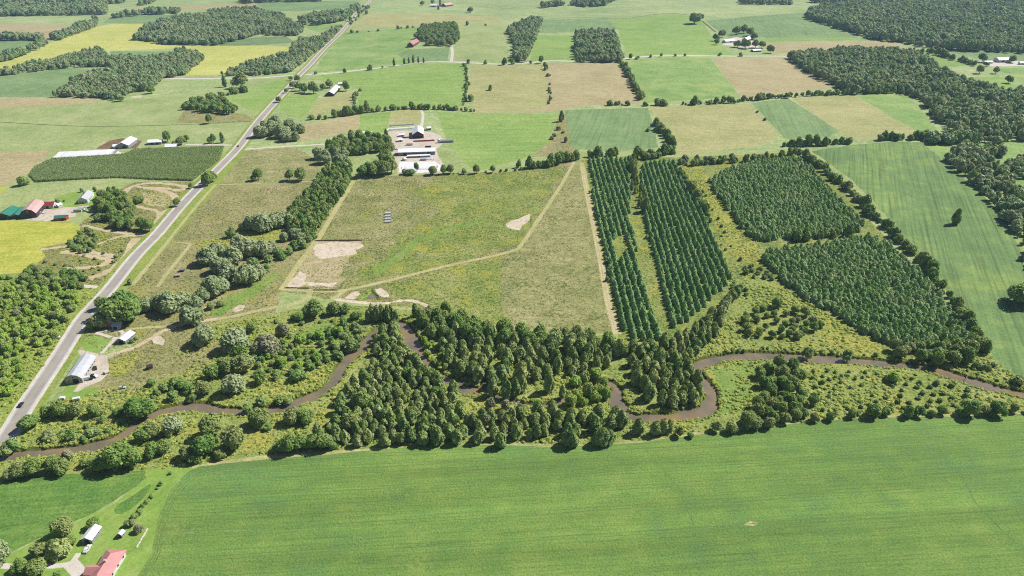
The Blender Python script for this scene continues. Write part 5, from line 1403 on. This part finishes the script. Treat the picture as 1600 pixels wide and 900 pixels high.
# front left farm
building('garden_shed', 'silver roofed shed with dark end beside round tree', 'shed', (137, 849), (152, 829), 4.6, 2.4, 1.3, 'grey_wall', 'white_roof', ov=.35, doors=[(0, 0, 2.2, 2.1)], windows=side_windows(6, 2, 1, .8, .8))
building('small_shed', 'tiny pale shed near the end of the lawn bushes', 'shed', (188, 840), (193.5, 834), 2.2, 1.9, .8, 'grey_wall', 'white_roof', ov=.2, doors=[(0, 0, .9, 1.7)], windows=[('l', 0, .9, .6, .6)])

def hip_house():
    a, b = np.array(gp(184, 868)), np.array(gp(150, 922))
    L = float(np.hypot(*(b - a))); c = (a + b) / 2; W, H, R_ = 7.6, 2.9, 2.3
    r = tag(empty('farmhouse', c[0], c[1], math.atan2(b[1] - a[1], b[0] - a[0])), 'farmhouse with rose coloured hipped roof and chimney', 'house')
    h, l = W / 2, L / 2
    m = MB(); m.box(-l, l, -h, h, -.3, H)
    wl = m.build('wall', 'white_wall', r)
    o = .55
    V = [(-l - o, -h - o, H), (l + o, -h - o, H), (l + o, h + o, H), (-l - o, h + o, H), (-l + h * .85, 0, H + R_), (l - h * .85, 0, H + R_)]
    V += [(x, y, z - .18) for x, y, z in V[:4]]
    F = [(0, 1, 5, 4), (1, 2, 5), (2, 3, 4, 5), (3, 0, 4), (0, 6, 7, 1), (1, 7, 8, 2), (2, 8, 9, 3), (3, 9, 6, 0), (6, 9, 8, 7)]
    rf = link('roof', mesh('roof', V, F, 'rose_roof'), r)
    # cross gable towards the drive (local -y or +y decided by the axis)
    for sgn, x0, wd, dp in ((-1, 1.2, 4.4, 3.0),):
        V = [(x0 - wd / 2, sgn * h, -.3), (x0 + wd / 2, sgn * h, -.3), (x0 + wd / 2, sgn * (h + dp), -.3), (x0 - wd / 2, sgn * (h + dp), -.3)]
        m = MB(); m.box(x0 - wd / 2, x0 + wd / 2, min(sgn * (h - .5), sgn * (h + dp)), max(sgn * (h - .5), sgn * (h + dp)), -.3, H - .02)
        m.build('wing', 'white_wall', r)
        e = .45
        y1, y0 = sgn * (h + dp + e), sgn * .2
        V = [(x0 - wd / 2 - e, y1, H + .02), (x0 + wd / 2 + e, y1, H + .02), (x0, y1, H + 1.75), (x0 - wd / 2 - e, y0, H + .02), (x0 + wd / 2 + e, y0, H + .02), (x0, y0, H + 1.75)]
        F = [(0, 2, 5, 3), (1, 4, 5, 2), (0, 1, 2), (3, 5, 4), (0, 3, 4, 1)]
        link('wing_roof', mesh('wing_roof', V, F, 'rose_roof'), r)
    MB().box(-1.6, -.8, -.5, .5, H, H + R_ + 1.0).build('chimney', 'stone', rf)
    for s in (-1, 1):
        for k in range(4):
            x = -l + L * (k + .5) / 4
            y = s * h
            m = MB().box(x - .65, x + .65, min(y - s * .02, y + s * .08), max(y - s * .02, y + s * .08), .9, 2.3)
            wn_ = m.build('window', 'white_paint', r)
            MB().box(x - .5, x + .5, min(y, y + s * .11), max(y, y + s * .11), 1.05, 2.15).build('pane', 'glass', wn_)
    MB().box(-l - .07, -l + .02, -.5, .5, 0, 2.1).build('door', 'dark_paint', r)
hip_house()
# left farm
building('green_roof_barn', 'open dark barn with green roof at the left edge', 'barn', (6, 343), (23, 331), 12, 3.6, 2.6, 'dark_wall', 'green_roof', doors=[(0, 0, 5, 3.2)])
building('green_roof_shed', 'smaller green roofed shed between two dark barns', 'barn', (26, 342), (36, 330), 7, 3.0, 1.6, 'dark_wall', 'green_roof', doors=[(0, 0, 3, 2.6)])
building('pink_roof_barn', 'tall dark barn with faded pink roof', 'barn', (46, 341), (60, 325), 13, 4.6, 4.4, 'dark_wall', 'pink_roof', 'gambrel', doors=[(0, 0, 4, 3.6)], windows=[(0, 0, 6, 1, 1)])
building('red_roof_barn', 'low barn with bright red roof behind the pink roof', 'barn', (68, 324), (87, 323), 8, 3.0, 2.4, 'white_wall', 'red_roof', doors=[('l', 0, 2.4, 2.4)], windows=[('l', -4, 1.2, 1, .9), ('l', 4, 1.2, 1, .9)])
building('red_shed', 'small red shed with green roof at the yard edge', 'shed', (88, 343.5), (106, 342.5), 5.5, 2.8, 1.5, 'red_wall', 'green_roof', doors=[('l', 2, 2.2, 2.2)], windows=[('l', -2.5, 1, 1, .9)])
building('farmhouse', 'white farmhouse with grey roof beside the dark grove', 'house', (130, 318), (140, 306), 8.5, 3.6, 2.6, 'white_wall', 'grey_roof', doors=[(0, 0, 1, 2.1)], windows=[(0, -2.4, 1, 1, 1.2), (0, 2.4, 1, 1, 1.2)] + side_windows(12, 4), chimney=(1, .8))
building('small_shed', 'little white shed beside the red roofed barn', 'shed', (90, 324), (96, 322), 4, 2.4, 1.2, 'white_wall', 'white_roof', doors=[(0, 0, 1.2, 1.9)])
# far left farm
building('white_barn', 'white roofed barn beside the white sheet and corn', 'barn', (192, 232), (206, 222), 14, 4, 3.4, 'grey_wall', 'white_roof', doors=[(0, -2, 4, 3.4)])
building('lean_shed', 'low white shed in front of the white barn', 'shed', (178, 231), (190, 230), 7, 2.8, 1.4, 'white_wall', 'white_roof', doors=[('l', 0, 3, 2.4)])
building('long_shed', 'long white roofed shed near far driveway trees', 'shed', (233, 225), (254, 224), 9, 3.2, 2.2, 'grey_wall', 'white_roof', doors=[('l', -3, 3, 2.6), ('l', 3, 3, 2.6)])
building('farmhouse', 'white roofed farmhouse at the corn field corner', 'house', (260, 232), (277, 231), 8, 3.0, 2.2, 'dark_wall', 'white_roof', windows=[('l', -4, 1, 1, 1.1), ('l', 0, 1, 1, 1.1), ('l', 4, 1, 1, 1.1)], doors=[('l', 2, 1, 2)])
# dairy farm
building('farmhouse', 'large house with white roof above the dark farm trees', 'house', (557, 214), (581, 214), 10, 4.6, 2.8, 'brown_wall', 'white_roof', windows=[('l', -6, 1.2, 1.1, 1.3), ('l', -2, 1.2, 1.1, 1.3), ('l', 3, 1.2, 1.1, 1.3)], doors=[('l', 6, 1.1, 2.1)])
building('dairy_barn', 'tall barn with white gable roof in the dusty yard', 'barn', (653.5, 216), (653.5, 206.5), 14, 5.0, 4.2, 'dark_wall', 'white_roof', doors=[(0, 0, 4.5, 4)])
building('cattle_barn', 'very long white roofed barn across the dairy yard', 'barn', (623, 241), (680, 239), 13, 4.2, 2.4, 'grey_wall', 'white_roof', doors=[('l', -14, 4, 3.2), ('l', 14, 4, 3.2)], windows=[('l', x, 1.6, 2.4, 1.1) for x in (-9, -5, -1, 3, 7)])
building('feed_shed', 'narrow white roofed shed in front of the long barn', 'shed', (637, 246), (672, 244.5), 4.2, 2.2, .7, 'grey_wall', 'white_roof', doors=[('l', 0, 2, 1.8)])
building('machine_shed', 'grey arched shed at the end of the dairy yard', 'shed', (689, 222.5), (708, 221.5), 6.5, 1.6, 2.2, 'grey_wall', 'steel', 'arch', ov=.1, doors=[(0, 0, 2.4, 2.2)])
building('small_shed', 'small white shed in the middle of the dairy yard', 'shed', (622, 221), (629, 220.5), 5, 2.6, 1.0, 'white_wall', 'white_roof', doors=[('l', 0, 1.6, 2)])
building('small_shed', 'little white shed beside the tall gable barn', 'shed', (624, 213), (632, 212.5), 4.4, 2.4, 1.0, 'white_wall', 'white_roof', doors=[('l', 0, 1.6, 2)])
building('small_shed', 'small pale hut behind the tall gable barn', 'shed', (667, 203), (673, 202.5), 6, 3.0, 1.2, 'grey_wall', 'white_roof', doors=[('l', 0, 1.6, 2)])
# others
building('white_barn', 'white roofed barn with dark gable near the road junction', 'barn', (515.5, 150.5), (526, 140), 12.5, 4.2, 3.6, 'dark_wall', 'white_roof', doors=[(0, 0, 4, 3.4)])
building('long_shed', 'low white shed behind the junction barn', 'shed', (529, 133), (538, 132.5), 7, 3, 1.2, 'white_wall', 'white_roof', doors=[('l', 0, 3, 2.4)])
building('rose_roof_barn', 'dark barn with rose roof beside the far grove', 'barn', (641, 74), (651, 67), 13, 5, 5, 'brown_wall', 'rose_roof', doors=[(0, 0, 4, 3.6)])
building('white_shed', 'white shed beside the distant silo', 'shed', (672, 11), (683, 11), 14, 6, 2.4, 'white_wall', 'white_roof', doors=[('l', 0, 5, 4)])
building('far_barn', 'distant barn with rose roof beside the silo', 'barn', (693, 10.5), (705, 9), 18, 5, 6, 'brown_wall', 'pink_roof', doors=[(0, 0, 5, 4)])
building('white_building', 'distant white building among trees by the long road', 'building', (535, 20.5), (546, 19.5), 14, 6, 3, 'white_wall', 'white_roof', doors=[('l', 0, 5, 4)])
building('far_house', 'white roofed house among round trees at the far right farm', 'house', (1163, 65), (1173, 61), 13, 4.5, 4, 'grey_wall', 'white_roof', doors=[(0, 0, 2, 2.4)])
building('far_barn', 'pale barn in the yard of the far right farm', 'barn', (1131, 67), (1146, 65.5), 12, 4, 3, 'white_wall', 'white_roof', doors=[('l', 0, 4, 3)])
building('far_house', 'low pale house under the far right farm trees', 'house', (1175, 81), (1187, 80.5), 9, 3.2, 2, 'brown_wall', 'white_roof', doors=[('l', 0, 1.6, 2)])
building('long_shed', 'long bright white shed at the right edge', 'shed', (1556, 96.5), (1576, 96), 17, 4.5, 3.4, 'white_wall', 'white_roof', doors=[('l', -5, 5, 4)])
building('low_shed', 'low white shed left of the long bright shed', 'shed', (1537, 99), (1549, 98.5), 8, 3, 1.6, 'white_wall', 'white_roof', doors=[('l', 0, 4, 2.4)])
building('small_shed', 'small white shed at the very right edge', 'shed', (1592, 100.5), (1600, 100.5), 8, 3.2, 1.6, 'white_wall', 'white_roof', doors=[('l', 0, 3, 2.4)])
# field shelters on the meadow
for i, (v, word) in enumerate(((334.5, 'topmost'), (339, 'second'), (343.5, 'third'), (348, 'lowest'))):
    building('field_shelter', word + ' of the four white arched shelters on the meadow', 'shelter', (602.5 - .3 * i, v), (611 - .3 * i, v - .3), 2.6, .5, 1.4, 'dark_wall', 'white_plastic', 'arch', ov=.05,
             doors=[('l', 0, 3.4, .5)], group='shelters in a line on the meadow')
building('field_shelter', 'dark low shelter beside the lowest roadside willow', 'shelter', (281.5, 424), (288, 423.5), 2.8, 1.6, .6, 'dark_wall', 'slate_roof', ov=.2, doors=[('l', 0, 1.2, 1.2)])
building('field_shelter', 'pale low shelter in the dry paddock', 'shelter', (275, 432), (282, 431.5), 2.8, 1.5, .6, 'grey_wall', 'pink_roof', ov=.2, doors=[('l', 0, 1.2, 1.2)])
building('field_hut', 'small black hut standing in weeds east of the barn', 'hut', (231, 577), (238, 574), 2.8, 1.9, .7, 'dark_wall', 'black', ov=.2, doors=[(0, 0, 1, 1.6)])

# silos
def silo(u, v, r_, h_, mat, cap, label):
    x, y = gp(u, v)
    o = tag(empty('silo', x, y), label, 'silo')
    MB().tube((0, 0, -.3), (0, 0, h_), r_, r_, 16).build('drum', mat, o)
    m = MB(); m.tube((0, 0, h_), (0, 0, h_ + r_ * .4), r_ * 1.02, r_ * .6, 16); m.tube((0, 0, h_ + r_ * .4), (0, 0, h_ + r_ * .6), r_ * .6, r_ * .1, 16)
    m.build('cap', cap, o)
    m = MB()
    for k in range(6): m.tube((0, 0, h_ * (k + .5) / 6 - .1), (0, 0, h_ * (k + .5) / 6 + .1), r_ * 1.015, r_ * 1.015, 16)
    m.build('hoop', 'steel', o)
silo(688, 10, 4.5, 24, 'grey_wall', 'white_roof', 'tall distant silo rising beside the pink roofed barn')
silo(685, 15, 3.4, 12, 'brown_wall', 'slate_roof', 'short dark silo below the tall distant silo')
silo(686, 223, 1.8, 4.2, 'white_wall', 'white_roof', 'small white tank at the end of the dairy yard')
silo(632, 250.5, 2.6, 2.2, 'white_wall', 'white_roof', 'low round white tank beside the silage clamp')

# silage bags, feed bunks, white sheeted pile
def bag(name, label, p0, p1, W, H, mat, cat):
    a, b = np.array(gp(*p0)), np.array(gp(*p1))
    L = float(np.hypot(*(b - a))); c = (a + b) / 2
    V, F = [], []
    n_, k = 12, 8
    for i in range(n_ + 1):
        x = -L / 2 + L * i / n_
        e = .55 if i in (0, n_) else 1.0 + .05 * math.sin(i * 2.1)
        for j in range(k + 1):
            t = math.pi * j / k
            V.append((x, W / 2 * math.cos(t) * e, H * math.sin(t) * e - .02))
    for i in range(n_):
        for j in range(k):
            q = i * (k + 1) + j
            F.append((q, q + 1, q + k + 2, q + k + 1))
    F.append(tuple(range(k + 1))); F.append(tuple(n_ * (k + 1) + j for j in reversed(range(k + 1))))
    o = link(name, mesh(name, V, F, mat, smooth=True), None, (c[0], c[1], zat(*c)), math.atan2(b[1] - a[1], b[0] - a[0]))
    return tag(o, label, cat)
bag('silage_bag', 'long white silage bag behind the dairy yard', (604, 203.5), (652, 200), 4.5, 2.4, 'white_plastic', 'silage bag')
bag('silage_bag', 'long grey silage bag above the white one', (606, 197), (646, 194.5), 4, 2.0, 'grey_plastic', 'silage bag')
bag('silage_bag', 'short white silage bag at the clamp end', (655, 249.5), (678, 248.5), 3.2, 1.6, 'white_plastic', 'silage bag')
bag('silage_heap', 'flat white sheeted silage heap on the clamp', (628, 262), (684, 261), 18, 2.0, 'white_plastic', 'silage heap')
bag('silage_heap', 'broad white sheeted heap at the corn field corner', (92, 243), (182, 238), 26, 2.4, 'white_plastic', 'silage heap')
def bunk(label, p0, p1, mat):
    a, b = np.array(gp(*p0)), np.array(gp(*p1))
    L = float(np.hypot(*(b - a))); c = (a + b) / 2
    o = tag(empty('feed_bunk', c[0], c[1], math.atan2(b[1] - a[1], b[0] - a[0])), label, 'feed bunk')
    MB().box(-L / 2, L / 2, -1.1, 1.1, 0, .5).build('base', 'concrete', o)
    MB().box(-L / 2, L / 2, -1.2, -1.0, .5, 1.3).build('side', mat, o)
    MB().box(-L / 2, L / 2, 1.0, 1.2, .5, 1.3).build('side', mat, o)
bunk('rusty red feed bunk below the tall gable barn', (646, 221.5), (679, 220), 'red_paint')
bunk('red feed bunk left of the tall gable barn', (628, 216), (641, 215), 'red_paint')

# earth berms beside the sandy rectangle
def berm(label, p0, p1, W, H):
    a, b = np.array(gp(*p0)), np.array(gp(*p1))
    L = float(np.hypot(*(b - a))); c = (a + b) / 2
    V, F = [], []
    n_ = 16
    for i in range(n_ + 1):
        x = -L / 2 + L * i / n_
        e = .35 if i in (0, n_) else RNG.uniform(.8, 1.15)
        for y, z in ((-W / 2, -.1), (-W * .28, H * .8), (0, H), (W * .3, H * .75), (W / 2, -.1)):
            V.append((x, y, z * e if z > 0 else z))
    for i in range(n_):
        for j in range(4):
            q = i * 5 + j
            F.append((q, q + 5, q + 6, q + 1))
    o = link('earth_berm', mesh('earth_berm', V, F, 'earth'), None, (c[0], c[1], 0), math.atan2(b[1] - a[1], b[0] - a[0]))
    tag(o, label, 'earth bank')
berm('low dark earth bank along the top of the sandy rectangle', (491, 376.5), (566, 376), 1.4, 1.2)
berm('low dark earth bank at the lower left of the sandy rectangle', (444, 450), (484, 450.5), 1.0, .8)
berm('short dark earth bank beside the mown track bend', (489, 453.5), (528, 453.5), 1.0, .8)

# log across the river, sand bars, boulders
def log_across():
    a, b = np.array(gp(1506, 597)), np.array(gp(1511, 588))
    L = float(np.hypot(*(b - a))); c = (a + b) / 2
    o = tag(empty('fallen_log', c[0], c[1], math.atan2(b[1] - a[1], b[0] - a[0])), 'dark fallen log lying across the river at the right', 'log')
    MB().tube((-L / 2 - 1, 0, -.5), (L / 2 + 1, 0, -.2), .38, .24, 9).build('stem', 'log', o)
    m = MB(); m.tube((L * .1, 0, -.3), (L * .3, .9, .5), .1, .03, 5); m.tube((-L * .1, 0, -.4), (L * .05, -1.0, .3), .1, .03, 5)
    m.build('branch', 'log', o)
log_across()
def rock(u, v, r_, label, group):
    x, y = gp(u, v)
    p = ICO2[0] * RNG.uniform(.78, 1.12, (len(ICO2[0]), 1)) * np.array([r_, r_ * .7, r_ * .4])
    o = link('boulder', mesh('boulder', p.tolist(), ICO2[1], 'stone'), None, (x, y, (-1.15 if not dry(x, y, 4.4) else 0) + r_ * .1), RNG.uniform(0, 6))
    tag(o, label, 'boulder', group)
for u, v in ((644, 546), (641, 549), (646, 548), (643, 551), (806, 628), (810, 625), (803, 631), (818, 622)):
    rock(u, v, RNG.uniform(.6, 1.1), 'pale boulder on the shallow bar in the river', 'pale river boulders')

# playset on the oval lawn
def playset():
    x, y = gp(147.5, 535)
    o = tag(empty('swing_set', x, y, .6), 'small dark swing set on the oval lawn', 'swing set')
    for s in (-1, 1):
        for k in (-1, 1): MB().tube((s * 1.5, k * .9, 0), (s * 1.5, 0, 2.2), .07, .07, 6).build('leg', 'wood', o)
    MB().tube((-1.7, 0, 2.2), (1.7, 0, 2.2), .08, .08, 6).build('crossbar', 'wood', o)
    for s in (-.6, .6):
        w_ = MB(); w_.box(s - .25, s + .25, -.15, .15, .5, .56); w_.tube((s - .2, 0, .55), (s - .2, 0, 2.2), .02, .02, 4); w_.tube((s + .2, 0, .55), (s + .2, 0, 2.2), .02, .02, 4)
        w_.build('swing', 'dark_paint', o)
playset()

# boards beside the lawn
for i in range(6):
    t = i / 5
    x, y = gp(215 + 14 * t, 853 - 24 * t)
    a0 = gang((215, 853), (229, 829))
    m = MB(); m.box(-1.1, 1.1, -.35, .35, 0, .14); m.box(-.9, 1.0, -.25, .3, .145, .28)
    tag(m.build('board_pile', 'pale_wood', None, loc=(x, y, 0), rz=a0 + RNG.normal(0, .1)), 'small pile of pale boards in the line beside the lawn', 'boards', 'pale board piles')

# ------------------------------------------------------------------ vehicles
def car(u, v, ang, paint, label, kind='car', group=None):
    x, y = gp(u, v)
    o = tag(empty({'car': 'parked_car', 'pickup': 'pickup_truck', 'van': 'van'}[kind], x, y, ang), label, {'car': 'car', 'pickup': 'truck', 'van': 'van'}[kind], group)
    o.location.z += .02
    L, W = {'car': (4.5, 1.8), 'pickup': (5.6, 1.95), 'van': (5.4, 2.0)}[kind]
    l, h = L / 2, W / 2
    if kind == 'car':
        prof = [(-l, .35), (l, .35), (l, .72), (l * .93, .85), (l * .45, .95), (-l * .78, .98), (-l * .97, .9), (-l, .7)]
        cab = [(l * .45, .95), (l * .12, 1.42), (-l * .5, 1.45), (-l * .8, .98)]
    elif kind == 'pickup':
        prof = [(-l, .45), (l, .45), (l, .95), (l * .95, 1.05), (l * .42, 1.12), (-l, 1.12)]
        cab = [(l * .42, 1.12), (l * .22, 1.75), (-l * .22, 1.78), (-l * .26, 1.12)]
    else:
        prof = [(-l, .4), (l, .4), (l, .85), (l * .72, 1.1), (-l, 1.15)]
        cab = [(l * .72, 1.1), (l * .42, 1.9), (-l * .97, 1.95), (-l, 1.15)]
    def ex(p, hw, inset=0):
        V = [(a, -hw, b) for a, b in p] + [(a, hw, b) for a, b in p]
        n_ = len(p)
        F = [tuple(range(n_)), tuple(n_ + i for i in reversed(range(n_)))] + [(i, n_ + i, n_ + (i + 1) % n_, (i + 1) % n_) for i in range(n_)]
        return V, F
    V, F = ex(prof, h)
    link('body', mesh('body', V, F, paint), o)
    V, F = ex(cab, h * .88)
    link('cabin', mesh('cabin', V, F, paint), o)
    c = np.array(cab); cen = c.mean(0)
    win = [tuple(cen + (q - cen) * .78 + np.array([0, .02])) for q in c]
    for s in (-1, 1):
        V = [(a, s * (h * .88 + .012), b) for a, b in win]
        link('side_window', mesh('side_window', V, [tuple(range(len(V)))], 'glass'), o)
    a, b = np.array(cab[0]), np.array(cab[1])
    nrm = np.array([(b - a)[1], -(b - a)[0]]); nrm = nrm / np.hypot(*nrm) * .015
    p, q = a + (b - a) * .12 + nrm, a + (b - a) * .9 + nrm
    link('windscreen', mesh('windscreen', [(p[0], -h * .78, p[1]), (p[0], h * .78, p[1]), (q[0], h * .72, q[1]), (q[0], -h * .72, q[1])], [(0, 1, 2, 3)], 'glass'), o)
    for sx in (-.62, .62):
        for s in (-1, 1):
            wh = MB().tube((sx * l, s * (h - .2), .33), (sx * l, s * (h + .02), .33), .33, .33, 12).build('wheel', 'tyre', o)
            MB().tube((sx * l, s * (h + .021), .33), (sx * l, s * (h + .035), .33), .19, .17, 10).build('rim', 'silver_paint', wh)
    for s in (-1, 1):
        MB().box(l - .03, l + .025, s * h * .72 - .18, s * h * .72 + .18, .6, .75).build('headlight', 'white_paint', o)
    return o
RA = gang((40, 634), (86, 566))
car(33, 633.5, RA, 'dark_paint', 'dark car driving on the long road beside the shoulder')
car(149, 576, RA + .4, 'dark_paint', 'dark car parked beside the grey barn')
car(144, 590, RA + .1, 'black', 'black pickup parked at the corner of the grey barn', 'pickup')
car(149, 588.5, RA + .9, 'white_paint', 'white car parked beside the black pickup')
car(139, 586.5, RA + .3, 'silver_paint', 'silver car tucked against the grey barn wall')
car(87, 529, .5, 'white_paint', 'white van parked in the pull off across the road', 'van')
car(190.5, 607, .3, 'silver_paint', 'pale car left in the weeds below the grey barn')
car(137, 859, gang((137, 859), (143, 850)), 'white_paint', 'white car parked in front of the silver roofed shed')
car(128, 328, .1, 'white_paint', 'white van parked before the white farmhouse', 'van')
car(134, 330, -.2, 'silver_paint', 'silver car parked before the white farmhouse')
car(64, 334, .6, 'white_paint', 'white pickup beside the pink roofed barn', 'pickup')
car(372, 229, RA, 'dark_paint', 'small dark car far along the road')

def trailer(u, v, ang, label, mat='white_paint', L=5.0, H=1.9):
    x, y = gp(u, v)
    o = tag(empty('box_trailer', x, y, ang), label, 'trailer')
    MB().prism([(-1.0, .5), (1.0, .5), (1.0, .5 + H * .92), (.8, .5 + H), (-.8, .5 + H), (-1.0, .5 + H * .92)], -L / 2, L / 2).build('body', mat, o)
    MB().box(L / 2, L / 2 + 1.1, -.06, .06, .45, .55).build('drawbar', 'steel', o)
    MB().box(-L / 2 - .03, -L / 2 + .01, -.8, .8, .6, .4 + H * .9).build('door', 'grey_wall', o)
    for sx in (-.45, .45):
        for s in (-1, 1): MB().tube((sx, s * .95, .32), (sx, s * 1.12, .32), .32, .32, 10).build('wheel', 'tyre', o)
trailer(640, 227, .05, 'white trailer between the gable barn and long barn', 'white_paint', 8, 2.4)
trailer(669, 231, .1, 'dark trailer near the end of the long barn', 'dark_paint', 7, 2.0)
trailer(662, 250.5, .05, 'pale trailer beside the short silage bag', 'silver_paint', 7, 1.8)
car(612, 226, .9, 'red_paint', 'red pickup on the dusty dairy yard', 'pickup')
car(619, 234, .3, 'white_paint', 'white pickup on the dairy yard near the trees', 'pickup')
trailer(134, 594, .5, 'white box trailer at the front corner of the barn')
trailer(120, 625.5, .4, 'white trailer at the tree edge below the barn', L=3.6, H=1.4)
trailer(98, 624, .2, 'short white trailer half under the bank trees', L=2.6, H=1.2)
trailer(166.5, 583, 1.2, 'small pale trailer at the gravel yard edge', 'pale_wood', 2.6, 1.0)
trailer(122, 331, .1, 'long pale trailer on the left farm drive', 'silver_paint', 7, 2.2)

# ------------------------------------------------------------------ the air
w = N('haze_air')
pv = w.n('ShaderNodeVolumePrincipled')
pv.inputs['Color'].default_value = (.50, .74, 1.0, 1)
pv.inputs['Density'].default_value = .00006
w.l(pv.outputs[0], w.out.inputs['Volume'])
tag(MB().box(-9500, 9500, -1800, 12500, -12, 262).build('haze', 'haze_air'), 'thin blue summer haze over the land', kind='stuff')
